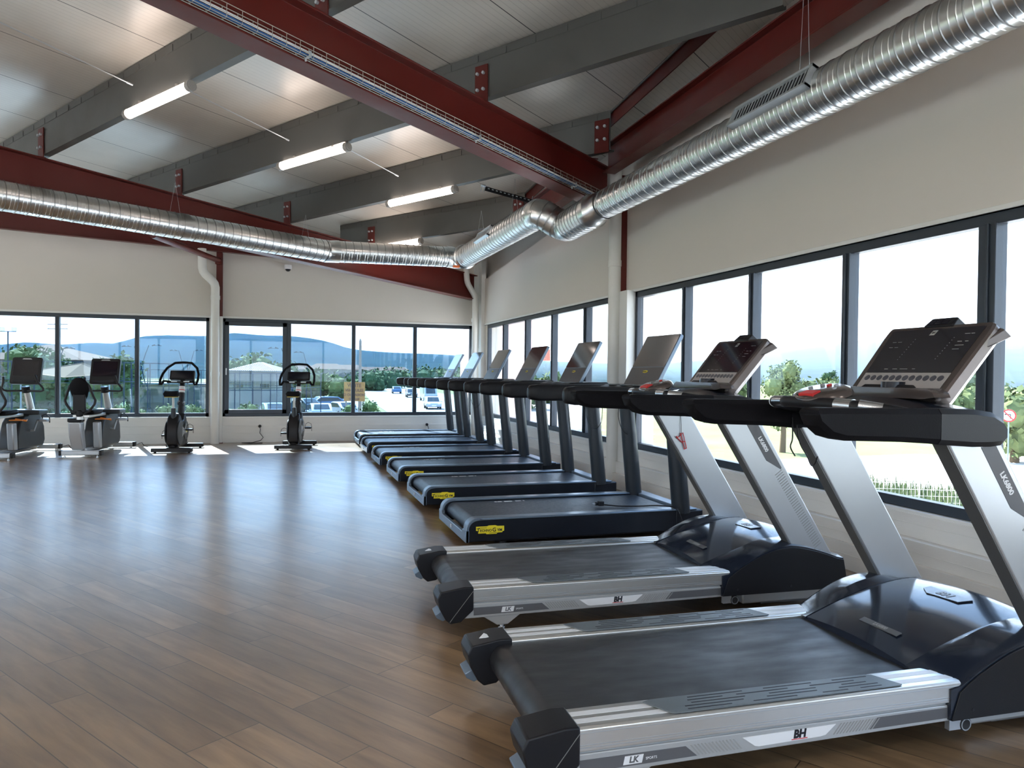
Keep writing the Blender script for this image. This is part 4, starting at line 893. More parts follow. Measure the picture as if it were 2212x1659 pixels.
# ================================================================ upright bikes (local: rider looks along +y, origin under the middle of the rear foot)
def upright_bike(label):
    t = thing('exercise_bike', label, 'exercise bike', (0, 0, 0), 0, 'upright exercise bikes by the back windows')
    for y, w_, nm in ((0, .30, 'rear_foot'), (.80, .29, 'front_foot')):
        m = MB(); L_ = []
        for x, k in ((-w_, .75), (-w_+.03, 1), (-.08, 1.1), (.08, 1.1), (w_-.03, 1), (w_, .75)): L_.append([(x, y-.065*k, .02), (x, y+.065*k, .02), (x, y+.055*k, .06+.02*k), (x, y-.055*k, .06+.02*k)])
        m.loops(L_)
        for x in (-w_+.05, w_-.05): m.lathe([(0, 0), (.02, 0), (.02, .022), (0, .022)], (x, y, 0), 10)
        m.build(nm, 'black_plastic', t, bevel=.008)
    m = MB(); m.tube([(0, 0, .07), (0, .2, .10), (0, .55, .10), (0, .80, .07)], [.05, .05, .05, .05], 12); m.build('spine', 'black_plastic', t, smooth=50)
    # rounded drive housing
    m = MB(); pr = [(-.02, .13), (.05, .09), (.2, .10), (.5, .09), (.60, .12), (.62, .25), (.60, .40), (.54, .52), (.47, .60), (.42, .60), (.36, .50), (.26, .48), (.20, .56), (.12, .60), (.05, .55), (-.02, .42), (-.045, .28)]
    m.loops([[(-.045, y*.93+.015, z*.93+.02) for y, z in pr], [(-.085, y, z) for y, z in pr], [(.085, y, z) for y, z in pr], [(.045, y*.93+.015, z*.93+.02) for y, z in pr]][1:3]); m.build('drive_housing', 'black_plastic', t, bevel=.02, seg=3)
    for s_ in (-1, 1):
        m = MB(); m.prism(arc(.12, .31, .19, 0, 360, 26)[:-1], lambda a, c, q: (q*s_, a, c), .085, .10); m.prism(arc(.48, .32, .15, 0, 360, 26)[:-1], lambda a, c, q: (q*s_, a, c), .085, .098); so_ = m.build('side_disc', 'bike_grey', t, bevel=.004)
        m = MB(); m.prism([(.20, .24), (.20, .40), (.34, .35), (.44, .44), (.46, .40), (.36, .30)], lambda a, c, q: (q*s_, a, c), .10, .106); m.build('silver_inlay', 'silver', so_)
        m = MB(); m.prism([(.44, .29), (.50, .29), (.50, .35), (.44, .35)], lambda a, c, q: (q*s_, a, c), .10, .104); m.build('yellow_badge', 'yellow', so_)
        # crank and pedal
        ya, za = (.30, .30); a_ = R(-20 if s_ < 0 else 160); py, pz = ya+.17*math.cos(a_), za+.17*math.sin(a_)
        m = MB(); m.tube([(s_*.10, ya, za), (s_*.135, ya, za), (s_*.145, py, pz), (s_*.17, py, pz)], .014, 8); m.build('crank', 'silver', t, smooth=50)
        m = MB(); m.box(min(s_*.17, s_*.27), max(s_*.17, s_*.27), py-.05, py+.05, pz-.018, pz+.012); po = m.build('pedal', 'black_plastic', t, bevel=.005)
        m = MB(); m.tube([(s_*.17, py+.02, pz+.01), (s_*.175, py+.03, pz+.06), (s_*.22, py+.03, pz+.085), (s_*.265, py+.03, pz+.06), (s_*.275, py+.02, pz+.01), (s_*.275, py+.02, pz-.06)], .004, 6); m.build('strap', 'black_rubber', po)
    m = MB(); m.tube([(0, .10, .45), (0, .08, .58), (0, .065, .70)], [.055, .04, .034], 16); m.build('seat_sleeve', 'bike_grey', t, smooth=50)
    m = MB(); m.tube([(0, .068, .68), (0, .045, .88)], .019, 12); m.build('seat_post', 'alu', t, smooth=50)
    m = MB(); L_ = []
    for y, w_, z0, z1 in ((-.13, .07, .905, .935), (-.115, .11, .885, .965), (-.05, .125, .88, .975), (.02, .105, .882, .965), (.09, .05, .89, .958), (.15, .03, .90, .950), (.165, .015, .91, .94)): L_.append([(-w_*.8, y, z0), (w_*.8, y, z0), (w_, y, (z0+z1)/2), (w_*.75, y, z1), (0, y, z1-.008), (-w_*.75, y, z1), (-w_, y, (z0+z1)/2)])
    m.loops(L_); so_ = m.build('saddle', 'cushion', t, smooth=60); m = MB(); m.box(-.09, .09, -.12, .05, .872, .884); m.build('saddle_base', 'dull_yellow', so_, bevel=.005)
    m = MB(); m.tube([(0, .50, .50), (0, .54, .72), (0, .58, .95), (0, .62, 1.12)], [.07, .062, .055, .05], 18, sy=.8); m.build('handlebar_column', 'black_plastic', t, smooth=50)
    m = MB(); m.lathe([(.03, -.055), (.05, -.05), (.056, 0), (.05, .05), (.03, .055)], (0, .545, .76), 18, 'y'); m.build('bottle_holder', 'black_gloss', t, smooth=50)
    m = MB(); m.tube([(0, .575, .93), (0, .592, 1.03)], [.058, .056], 18, sy=.8); m.build('column_sticker', 'decal_light', t, smooth=50)
    m = MB(); m.tube([(0, .577, .965), (0, .579, .975)], [.0595, .0595], 18, sy=.8); m.build('red_band', 'red_mark', t, smooth=50)
    Mc = frame((0, .60, 1.13), (1, 0, 0), (0, .35, .94)); m = MB(); m.prism(rrect(-.19, .19, .0, .16, .02), lambda a, c, q: Mc @ Vector((a, c, q)), -.03, .035); co = m.build('console', 'black_plastic', t, bevel=.006)
    m = MB(); sg = 1 if (Mc.to_3x3() @ Vector((0, 0, 1))).y < 0 else -1; m.prism(rrect(-.165, .165, .03, .15, .006), lambda a, c, q: Mc @ Vector((a, c, q*sg)), .034, .0375); m.build('console_screen', 'screen', co)
    m = MB(); m.box(-.21, .21, .47, .62, 1.085, 1.115); sh = m.build('console_shelf', 'black_plastic', t, bevel=.01)
    m = MB()
    for x in (-.12, .12): m.box(x-.07, x+.07, .466, .475, 1.105, 1.12)
    m.build('sensor_strips', 'silver', sh)
    m = MB(); H_ = [(-.285, .40, 1.09), (-.255, .43, 1.13), (-.265, .50, 1.17), (-.262, .60, 1.26), (-.19, .66, 1.36), (-.12, .69, 1.425), (0, .70, 1.44), (.12, .69, 1.425), (.19, .66, 1.36), (.262, .60, 1.26), (.265, .50, 1.17), (.255, .43, 1.13), (.285, .40, 1.09)]
    H_ = [(-.30, .38, 1.10), (-.29, .36, 1.05), (-.26, .38, 1.05), (-.22, .44, 1.12), (-.10, .50, 1.135)]
    m.tube([(-.22, .36, 1.12), (-.25, .33, 1.07), (-.275, .34, 1.07), (-.285, .40, 1.14), (-.275, .50, 1.23), (-.23, .60, 1.33), (-.13, .68, 1.415), (0, .69, 1.425), (.13, .68, 1.415), (.23, .60, 1.33), (.275, .50, 1.23), (.285, .40, 1.14), (.275, .34, 1.07), (.25, .33, 1.07), (.22, .36, 1.12)], .0195, 12)
    for s_ in (-1, 1): m.tube([(s_*.22, .36, 1.12), (s_*.18, .45, 1.115), (s_*.10, .52, 1.10)], .016, 10)
    ho = m.build('handlebar', 'cushion', t, smooth=60)
    m = MB()
    for s_ in (-1, 1): m.tube([(s_*.2835, .385, 1.122), (s_*.2835, .43, 1.168)], .018, 12)
    m.build('hand_sensors', 'steel', ho, smooth=50)
    return t
ub = upright_bike('upright exercise bike in front of the openable window, nearest the treadmills'); ub.location = (.22, 12.76, 0); ub.rotation_euler = (0, 0, R(-9))
ub2 = copy_tree(ub); ub2['label'] = 'upright exercise bike just left of the white downpipe'; ub2.location = (-1.60, 12.62, 0); ub2.rotation_euler = (0, 0, R(-7))

# ================================================================ recumbent bikes (local: rider looks along +y, origin under the rear foot)
def recumbent(label):
    t = thing('recumbent_bike', label, 'exercise bike', (0, 0, 0), 0, 'recumbent exercise bikes by the back windows')
    for y, w_, nm in ((0, .29, 'rear_foot'), (1.36, .34, 'front_foot')):
        m = MB(); m.box(-w_+.03, w_-.03, y-.045, y+.045, .03, .10); fo = m.build(nm, 'silver', t, bevel=.012, seg=3)
        m = MB()
        for s_ in (-1, 1):
            m.box(s_*w_-.035 if s_ > 0 else -w_, w_ if s_ > 0 else -w_+.035, y-.05, y+.05, .028, .103)
        m.build('end_plugs', 'black_plastic', fo, bevel=.008)
        m = MB()
        for s_ in (-1, 1): m.lathe([(0, 0), (.018, 0), (.018, .012), (.006, .014), (.006, .035), (0, .035)], (s_*(w_-.07), y, 0), 12)
        m.build('levellers', 'steel', fo, smooth=40)
    m = MB(); m.tube([(0, 0, .07), (0, 1.36, .07)], .04, 4, sy=1); m.tube([(.03, .05, .10), (.03, 1.2, .09)], .03, 10); m.build('base_rail', 'silver', t, smooth=40)
    for x, lab in ((-.055, 'seat_pillar'),):
        m = MB(); A = [[(x-.085, .02, .10), (x+.085, .02, .10), (x+.085, .13, .10), (x-.085, .13, .10)], [(x-.10, -.04, .30), (x+.075, -.04, .30), (x+.075, .10, .30), (x-.10, .10, .30)], [(x-.105, -.07, .52), (x+.07, -.07, .52), (x+.07, .08, .52), (x-.105, .08, .52)]]
        m.loops(A); m.build(lab, 'silver', t, bevel=.02, seg=3)
        m = MB(); m.box(x-.11, x+.075, -.075, .085, .52, .575); m.build('pillar_cap', 'black_plastic', t, bevel=.012)
    m = MB(); m.loops([[(.06, .30, .10), (.15, .30, .10), (.15, .42, .10), (.06, .42, .10)], [(.06, .26, .5), (.15, .26, .5), (.15, .38, .5), (.06, .38, .5)]]); m.build('front_pillar', 'silver', t, bevel=.015)
    m = MB(); m.box(-.10, .13, -.05, .62, .585, .625); m.build('seat_rail', 'alu', t, bevel=.008)
    m = MB(); m.xy([(-.16, .02), (.16, .02), (.18, .30), (.14, .46), (-.14, .46), (-.18, .30)], .625, .69); m.build('seat_cushion', 'cushion', t, bevel=.025, seg=3)
    m = MB(); m.tube([(.14, .36, .56), (.30, .33, .53), (.24, .48, .54)], .010, 8); m.box(.08, .26, .30, .40, .535, .55); m.build('adjust_lever', 'orange', t, smooth=50)
    m = MB(); L_ = []
    for z, w_, y in ((.82, .06, -.02), (.90, .105, -.05), (1.0, .13, -.075), (1.08, .12, -.09), (1.14, .085, -.10), (1.17, .04, -.10)): L_.append([(-w_, y, z), (-w_*.6, y-.035, z), (w_*.6, y-.035, z), (w_, y, z), (w_*.7, y+.035, z), (-w_*.7, y+.035, z)])
    m.loops(L_); m.build('backrest', 'cushion', t, smooth=60)
    m = MB(); m.box(-.085, .085, -.09, -.04, .66, .93); m.tube([(0, -.05, .60), (0, -.06, .70)], [.05, .05], 12); bo = m.build('backrest_bracket', 'black_plastic', t, bevel=.012)
    m = MB(); m.tube([(0, -.04, .56), (0, -.045, .68)], [.055, .05], 14); m.build('backrest_post', 'alu', t, smooth=50)
    m = MB()
    for s_ in (-1, 1): m.tube([(s_*.06, -.06, 1.13), (s_*.13, -.07, 1.05), (s_*.17, -.06, .93), (s_*.205, -.04, .84), (s_*.19, -.03, .78), (s_*.12, -.04, .68), (s_*.05, -.04, .64)], .017, 10)
    m.build('side_grips', 'black_rubber', t, smooth=60)
    m = MB(); pr = [(.42, .09), (1.22, .09), (1.28, .18), (1.25, .40), (1.12, .60), (.98, .68), (.80, .66), (.72, .60), (.62, .60), (.50, .50), (.42, .30)]
    m.prism(pr, lambda a, c, q: (q, a, c), -.12, .14); do = m.build('drive_housing', 'bike_grey', t, bevel=.03, seg=3)
    m = MB(); m.box(-.10, .30, .70, 1.0, .60, .67); m.build('housing_shelf', 'bike_grey', t, bevel=.015)
    m = MB()
    for s_ in (-1, 1):
        a_ = R(60 if s_ > 0 else 240); ya, za = .80, .36; py, pz = ya+.17*math.cos(a_), za+.17*math.sin(a_)
        m = MB(); m.tube([(s_*.13+.01, ya, za), (s_*.19, ya, za), (s_*.20, py, pz), (s_*.24, py, pz)], .017, 8); m.build('crank', 'silver', t, smooth=50)
        m = MB(); m.box(min(s_*.24, s_*.35), max(s_*.24, s_*.35), py-.05, py+.05, pz-.02, pz+.02); po = m.build('pedal', 'silver', t, bevel=.006)
        m = MB(); m.tube([(s_*.24, py+.05, pz), (s_*.25, py+.05, pz+.07), (s_*.30, py+.04, pz+.09), (s_*.345, py+.05, pz+.05), (s_*.35, py+.05, pz-.04)], .008, 6); m.build('strap', 'black_rubber', po)
    m = MB(); m.tube([(.02, 1.10, .60), (.0, 1.06, .80), (-.02, 1.0, 1.02)], [.055, .05, .042], 14); m.build('console_mast', 'alu', t, smooth=50)
    m = MB(); m.tube([(-.018, 1.02, .93), (-.02, 1.0, 1.02)], [.062, .06], 16); m.build('mast_joint', 'black_plastic', t, smooth=50)
    m = MB(); m.tube([(-.02, .98, .955), (.22, .95, .95), (.26, .93, .965), (.27, .90, 1.0), (.22, .84, 1.09), (.20, .80, 1.20)], .016, 10); m.tube([(-.02, .98, .955), (-.26, .95, .95), (-.30, .93, .965), (-.31, .90, 1.0), (-.26, .84, 1.09), (-.24, .80, 1.16)], .016, 10); m.build('handlebar', 'black_rubber', t, smooth=60)
    Mc = frame((-.01, .97, 1.05), (1, 0, 0), (0, .22, .97)); m = MB(); m.prism([(x*(1-.07*(y/.42)) if 0 else x*(1+.0*y), y) for x, y in rrect(-.215, .215, 0, .42, .035)], lambda a, c, q: Mc @ Vector((a+c*.02, c, q)), -.02, .045); co = m.build('console', 'black_plastic', t, bevel=.01, seg=3)
    sg = 1 if (Mc.to_3x3() @ Vector((0, 0, 1))).y < 0 else -1
    if sg > 0: f0, f1 = .045, .048
    else: f0, f1 = .020, .023
    m = MB(); m.prism(rrect(-.18, .18, .13, .37, .008), lambda a, c, q: Mc @ Vector((a+c*.02, c, q*sg)), f0, f1); m.build('console_screen', 'screen', co)
    m = MB(); m.prism([(-.07, .385), (.07, .385), (.05, .40), (-.05, .40)], lambda a, c, q: Mc @ Vector((a+c*.02, c, q*sg)), f0, f1+.003); m.build('fan_grille', 'silver', co)
    m = MB(); m.prism(rrect(-.16, .16, .03, .055, .008), lambda a, c, q: Mc @ Vector((a, c, q*sg)), f0, f1+.02); m.build('reading_ledge', 'black_gloss', co)
    m = MB(); m.tube([(.36, 1.36, .06), (.42, 1.42, .08), (.46, 1.40, .03), (.5, 1.45, .01)], .006, 6); m.build('power_lead', 'black_plastic', t)
    return t
rb = recumbent('recumbent bike with a tall screen, fully in view at left'); rb.location = (-2.78, 12.27, 0); rb.rotation_euler = (0, 0, R(-7))
rb2 = copy_tree(rb); rb2['label'] = 'recumbent bike cut off by the left edge of the picture'; rb2.location = (-3.86, 12.10, 0); rb2.rotation_euler = (0, 0, R(-9))

# ================================================================ outside
GZ = -3.0
def gnd(x, d):
    p = far(x, 800, d); return Vector((p.x, p.y, GZ))
def hz(y, d, x=600): return far(x, y, d).z
b = MB(); b.box(-700, 1500, -300, 1400, GZ-.5, GZ); struct(b, 'ground', 'verge')
b = MB(); b.box(XL-.2, XR+.24, YF-.2, YB+.24, GZ, -.21); struct(b, 'building_base', 'concrete')
# pale yard outside the right wall and the road beyond the back wall
b = MB(); b.xy([(-60, -60), (110, -60), (62, 22), (34, 33), (9, 31), (4.3, 30), (-60, 26)], GZ+.01, GZ+.03); struct(b, 'yard', 'concrete')
e = [gnd(1300, 60), gnd(905, 42), gnd(880, 60), gnd(800, 110), gnd(775, 220), gnd(800, 300), gnd(870, 250), gnd(960, 150), gnd(1300, 110)]
b = MB(); b.xy([(p.x, p.y) for p in e], GZ+.012, GZ+.04); struct(b, 'road', 'asphalt')
b = MB(); e = [gnd(600, 45), gnd(760, 45), gnd(790, 110), gnd(720, 130), gnd(560, 130), gnd(560, 60)]
b.xy([(p.x, p.y) for p in e], GZ+.011, GZ+.035); struct(b, 'parking', 'asphalt')

# hills
RID = [(-900, 735), (-500, 742), (-200, 745), (0, 748), (60, 742), (130, 748), (200, 743), (245, 745), (290, 733), (320, 728), (360, 727), (450, 730), (500, 724), (560, 729), (620, 731), (680, 737), (720, 746), (752, 757), (790, 761), (830, 763), (890, 765), (960, 767), (1020, 772), (1200, 782), (1400, 788), (1600, 772), (1800, 745), (2000, 728), (2212, 735), (2700, 740), (3600, 760)]
from mathutils import noise as _n
def ridge_y(x):
    for (x0, y0), (x1, y1) in zip(RID, RID[1:]):
        if x0 <= x <= x1: return y0+(y1-y0)*(x-x0)/(x1-x0)
    return 745
b = MB(); NX_, NY_ = 190, 26; vs = []
for j in range(NY_):
    f_ = j/(NY_-1); d = 330+f_*620
    for i in range(NX_):
        x = -900+i*4500/(NX_-1); top = far(x, ridge_y(x), 950).z-GZ; k = f_*f_*(3-2*f_)
        p = far(x, 800, d); nz = _n.noise(Vector((p.x*.006, p.y*.006, 0)))*.35+_n.noise(Vector((p.x*.02, p.y*.02, 3)))*.12
        z = GZ-.5+top*k*(1+nz*(1-f_)*1.2)+.5*k+(random.random()*.010*top if j > 3 else 0); vs.append((p.x, p.y, z))
fs = [(j*NX_+i, j*NX_+i+1, (j+1)*NX_+i+1, (j+1)*NX_+i) for j in range(NY_-1) for i in range(NX_-1)]
b.add(vs, fs); h = struct(b, 'hills', 'hill', smooth=60)
# summer haze lying over the valley
m = bpy.data.materials.new('haze'); m.use_nodes = True; t_ = m.node_tree; t_.nodes.clear(); o_ = t_.nodes.new('ShaderNodeOutputMaterial'); v_ = t_.nodes.new('ShaderNodeVolumeScatter')
v_.inputs['Color'].default_value = (.2, .5, 1, 1); v_.inputs['Density'].default_value = .00013; v_.inputs['Anisotropy'].default_value = .2; t_.links.new(v_.outputs[0], o_.inputs['Volume']); M_['haze'] = m
b = MB(); b.box(-600, 150, 160, 1180, GZ-1, 110); hz_o = b.build('haze', 'haze'); tag(hz_o, 'thin blue summer haze over the valley and the hills', 'haze', kind='stuff')
m2 = m.copy(); m2.node_tree.nodes['Volume Scatter'].inputs['Density'].default_value = .00075; m2.node_tree.nodes['Volume Scatter'].inputs['Color'].default_value = (.6, .8, 1, 1); M_['haze_bright'] = m2
b = MB(); b.box(150.5, 1300, -300, 1180, GZ-1, 110); hz_o = b.build('haze', 'haze_bright'); tag(hz_o, 'bright whitish haze in front of the hills on the right', 'haze', kind='stuff')

def car(label, x, d, head, mt, name='car', L_=4.2, W_=1.75, H_=1.45, van=False):
    p = gnd(x, d); p.z = GZ+.035; t = thing(name, label, 'car' if not van else 'van', p, head, 'vehicles outside the back windows')
    b = MB()
    if van: lo = [(-L_/2, .35), (-L_/2, 1.0), (-L_/2+.25, 1.15), (-L_/2+.9, H_-.05), (-L_/2+1.2, H_), (L_/2-.03, H_), (L_/2, H_-.1), (L_/2, .35)]
    else: lo = [(-L_/2, .3), (-L_/2, .62), (-L_/2+.1, .72), (-L_/2+1.0, .88), (-L_/2+1.75, H_-.04), (-L_/2+2.1, H_), (L_/2-1.0, H_-.04), (L_/2-.25, .98), (L_/2, .85), (L_/2, .35)]
    b.xz(lo, -W_/2, W_/2); bo = b.build('body', mt, t, bevel=.07, seg=3)
    b = MB()
    if van: b.add([(-L_/2+.27, -.7, 1.18), (-L_/2+.27, .7, 1.18), (-L_/2+.85, .65, H_-.13), (-L_/2+.85, -.65, H_-.13)], [(0, 1, 2, 3)]); b.v = [(x_-.03, y_, z_+.02) for x_, y_, z_ in b.v]
    else:
        b.hull([(-L_/2+1.06, -.70, .90), (-L_/2+1.06, .70, .90), (-L_/2+1.74, .62, H_-.09), (-L_/2+1.74, -.62, H_-.09)], [(-L_/2+1.00, -.70, .92), (-L_/2+1.00, .70, .92), (-L_/2+1.68, .62, H_-.07), (-L_/2+1.68, -.62, H_-.07)])
        b.hull([(L_/2-.97, -.6, H_-.08), (L_/2-.97, .6, H_-.08), (L_/2-.33, .68, 1.02), (L_/2-.33, -.68, 1.02)], [(L_/2-.90, -.6, H_-.05), (L_/2-.90, .6, H_-.05), (L_/2-.27, .68, 1.05), (L_/2-.27, -.68, 1.05)])
    for s_ in (-1, 1): b.xz([(-L_/2+1.3, .93), (-L_/2+1.85, H_-.10), (L_/2-1.05, H_-.12), (L_/2-.55, .98)] if not van else [(-L_/2+.6, 1.15), (-L_/2+1.0, H_-.2), (-L_/2+1.6, H_-.2), (-L_/2+1.6, 1.15)], s_*W_/2-.005, s_*W_/2+.006)
    b.build('windows', 'car_glass', t)
    for wx in (-L_/2+.8, L_/2-.8):
        for s_ in (-1, 1):
            b = MB(); b.lathe([(0, -.1), (.30, -.1), (.32, -.07), (.32, .07), (.30, .1), (0, .1)], (wx, s_*(W_/2-.08), .32), 18, 'y'); b.build('wheel', 'tyre', t, smooth=40)
    b = MB()
    for s_ in (-1, 1): b.box(-L_/2-.01, -L_/2+.12, s_*W_*.33-.14, s_*W_*.33+.14, .60, .70)
    b.box(-L_/2-.012, -L_/2+.02, -.26, .26, .40, .50); b.build('lights', 'white', t); return t
car('white parked car facing the gym, left of the two by the fence', 692, 66, R(-88), 'car_white'); car('white parked car farther right, half behind the orange board', 738, 70, R(-70), 'car_white')
car('dark estate car parked nearest behind the mesh fence', 712, 47, R(5), 'car_dark', L_=4.6); car('dark parked car with blue roof behind the white cars', 700, 84, R(15), 'car_blue', L_=4.8)
car('white car parked behind the court frame', 588, 66, R(-80), 'car_white'); car('dark car at the left end of the car park', 655, 78, R(-60), 'car_dark')
car('blue car driving on the road', 857, 150, R(-95), 'car_blue'); car('dark car on the road beside the blue car', 889, 128, R(85), 'car_dark')
car('white van coming along the road at right', 926, 112, R(88), 'car_white', 'van', 5.0, 1.95, 2.3, True); car('grey car on the road in front of the white van', 935, 88, R(84), 'car_white')

def lamp_post(label, x, ytop, d, bend):
    p = gnd(x, d); zt = hz(ytop, d, x)-GZ; t = thing('floodlight_post', label, 'lamp post', p, YAW*0, 'curved floodlight posts over the courts')
    b = MB(); r_ = Vector((math.cos(YAW), -math.sin(YAW), 0)); b.tube([r_*(bend*(-.55+1.0*(1-(k/9))**2.2*0)+bend*.55*math.sin(k/9*math.pi*.5)*0+bend*(k/9)**2*1.0-bend)+Vector((0, 0, zt*k/9)) for k in range(10)], [.055-.025*k/9 for k in range(10)], 8); b.build('post', 'steel_dark', t, smooth=60)
    b = MB()
    for s_ in (-.27, .27):
        q = r_*s_+Vector((0, 0, zt)); b.box(-.14, .14, -.15, .15, -.02, .05, M=Matrix.Translation(q) @ Matrix.Rotation(R(20*(1 if s_ > 0 else -1)), 4, 'Y'))
    b.tube([-r_*.34+Vector((0, 0, zt-.02)), r_*.34+Vector((0, 0, zt-.02))], .02, 6); b.build('floodlights', 'steel_dark', t); return t
for i, (x, y, d, bd, lb) in enumerate(((150, 752, 60, .9, 'curved floodlight post seen through the second window pane from the left'), (273, 748, 68, -1.3, 'curved post leaning left, behind the mullion left of the third pane'), (338, 746, 68, 1.3, 'curved post at the left of the third pane'), (375, 757, 82, -1.0, 'curved post above the left upright bike'), (430, 757, 82, 1.0, 'curved post just right of the left upright bike'), (590, 752, 60, -1.2, 'curved post through the openable window'), (644, 761, 72, -.9, 'curved post above the right upright bike'))):
    lamp_post(lb, x, y, d, bd)
t = thing('floodlight_mast', 'straight mast with two square floodlights at the far left', 'lamp post', gnd(17, 55)); zt = hz(716, 55, 17)-GZ; b = MB(); b.tube([(0, 0, 0), (0, 0, zt)], .05, 8); r_ = Vector((math.cos(YAW), -math.sin(YAW), 0)); b.tube([-r_*.62+Vector((0, 0, zt)), r_*.62+Vector((0, 0, zt))], .03, 6); b.build('mast', 'steel_dark', t)
b = MB()
for s_ in (-.45, .45): b.box(-.16, .16, -.08, .08, 0, .28, M=Matrix.Translation(r_*s_+Vector((0, 0, zt+.03))) @ Matrix.Rotation(-YAW, 4, 'Z'))
b.build('floodlights', 'court_glass', t)
# utility poles
t = thing('utility_pole', 'tall wooden utility pole beside the road', 'pole', gnd(778, 60)); zt = hz(735, 60, 778)-GZ; b = MB(); b.tube([(0, 0, 0), (0, 0, zt)], [.16, .10], 10); b.build('pole', 'wood_pole', t, smooth=60); b = MB(); b.box(-.05, .05, -.25, .25, zt-.5, zt-.42); b.tube([(0, 0, zt), (0, 0, zt+.12)], .05, 8); b.build('insulator_arm', 'wood_pole', t)
t = thing('utility_pole', 'lattice power pole with crossarms half hidden by the first mullion at left', 'pole', gnd(124, 95)); zt = hz(698, 95, 124)-GZ; b = MB(); b.tube([(0, 0, 0), (0, 0, zt)], [.2, .12], 8)
for z in (.15, .75): b.tube([-r_*1.3+Vector((0, 0, zt-z)), r_*1.3+Vector((0, 0, zt-z))], .05, 6)
for s_ in (-1, 1): b.tube([r_*s_*1.3+Vector((0, 0, zt-.75)), r_*s_*.2+Vector((0, 0, zt-.15)), r_*s_*1.3+Vector((0, 0, zt+.35))], .03, 5)
b.build('pole', 'steel_blue', t)

# padel courts: steel frames with glass and mesh
def court(label, x0, x1, d0, d1, ytop, n):
    a, c = gnd(x0, d0), gnd(x1, d1); zt = hz(ytop, d0, x0)-GZ; t = thing('padel_court', label, 'court', a, 0, 'glazed courts behind the hedge'); D_ = c-a; b = MB(); g = MB()
    back = Vector((math.sin(YAW), math.cos(YAW), 0))*9
    for off in (Vector((0, 0, 0)), back):
        for k in range(n+1):
            q = off+D_*(k/n); b.box(-.035, .035, -.035, .035, 0, zt, M=Matrix.Translation(q))
        for z in (zt, zt*.76, zt*.72): b.tube([off+Vector((0, 0, z)), off+D_+Vector((0, 0, z))], .022, 5)
        ln = MB()
    for k in (0, n):
        for z in (zt, zt*.74): b.tube([D_*(k/n)+Vector((0, 0, z)), back+D_*(k/n)+Vector((0, 0, z))], .022, 5)
    b.build('steel_frame', 'steel_dark', t)
    for off in (Vector((0, 0, 0)), back): g.add([off+Vector((0, 0, .05)), off+D_+Vector((0, 0, .05)), off+D_+Vector((0, 0, zt*.72)), off+Vector((0, 0, zt*.72))], [(0, 1, 2, 3)])
    g.build('glass_walls', 'court_glass', t)
    w_ = MB()
    for k in range(int(D_.length/.25)):
        q = D_*(k*.25/D_.length); w_.tube([q+Vector((0, 0, zt*.76)), q+Vector((0, 0, zt))], .006, 3, cap=False)
    w_.build('upper_mesh', 'steel_blue', t)
court('glazed court at far left behind the recumbent bikes', -120, 268, 46, 46, 778, 8); court('glazed court behind the left upright bike', 285, 452, 52, 54, 798, 5); court('glazed court in front of the white pavilion', 468, 622, 50, 52, 806, 4)
b = MB(); p = gnd(350, 70); t = thing('low_building', 'low grey building behind the courts at left', 'building', p, -YAW); b.box(-3.4, 3.6, 0, 4, 0, 2.9); b.build('walls', 'stucco', t); b = MB(); b.box(-3.6, 3.8, -.2, 4.2, 2.9, 3.05); b.build('roof', 'steel_blue', t)

def house(name, label, x0, x1, d, yeave, yapex, roof='rooftile', wall='stucco', dep=8, over=.5, hip=True):
    a, c = gnd(x0, d), gnd(x1, d); mid = (a+c)/2; t = thing(name, label, 'building', mid, -YAW); w_ = (c-a).length/2; ze = hz(yeave, d, x0)-GZ; za = hz(yapex, d, x0)-GZ
    b = MB(); b.box(-w_+over, w_-over, 0, dep, 0, ze); b.build('walls', wall, t)
    b = MB(); b.add([(-w_, -over, ze), (w_, -over, ze), (w_, dep+over, ze), (-w_, dep+over, ze), (-.3, dep/2, za), (.3, dep/2, za), (-w_, -over, ze-.12), (w_, -over, ze-.12), (w_, dep+over, ze-.12), (-w_, dep+over, ze-.12)], [(0, 1, 5, 4), (1, 2, 5), (2, 3, 4, 5), (3, 0, 4), (6, 7, 1, 0), (7, 8, 2, 1), (8, 9, 3, 2), (9, 6, 0, 3), (9, 8, 7, 6)]); b.build('roof', roof, t)
    if roof == 'sheet_roof':
        b = MB()
        for k in range(27):
            x = -w_+.1+k*(2*w_-.2)/26; h_ = (1-abs(x)/w_); b.tube([(x, -over, ze+.02), (x*.999, -over+(dep/2+over)*h_, ze+(za-ze)*h_+.03)], .035, 4)
        b.build('roof_ribs', 'car_glass' if 0 else 'galv', t)
        b = MB(); b.box(-w_+over-.05, w_-over+.05, -.08, 0, ze-1.5, ze-.05)
        b.build('grey_shutters', 'sheet_roof', t)
    for s_ in (-.5, .5):
        b = MB(); b.box(s_*w_-.5, s_*w_+.5, -.05, .02, ze-2.0, ze-.8); b.build('window', 'car_glass', t)
    return t
house('house', 'pale house with a tiled hip roof seen through the left panes', -70, 185, 80, 775, 740); house('pavilion', 'white pavilion with a ribbed pyramid roof behind the court', 488, 600, 84, 800, 781, 'sheet_roof', 'wall_white', 6, .3)
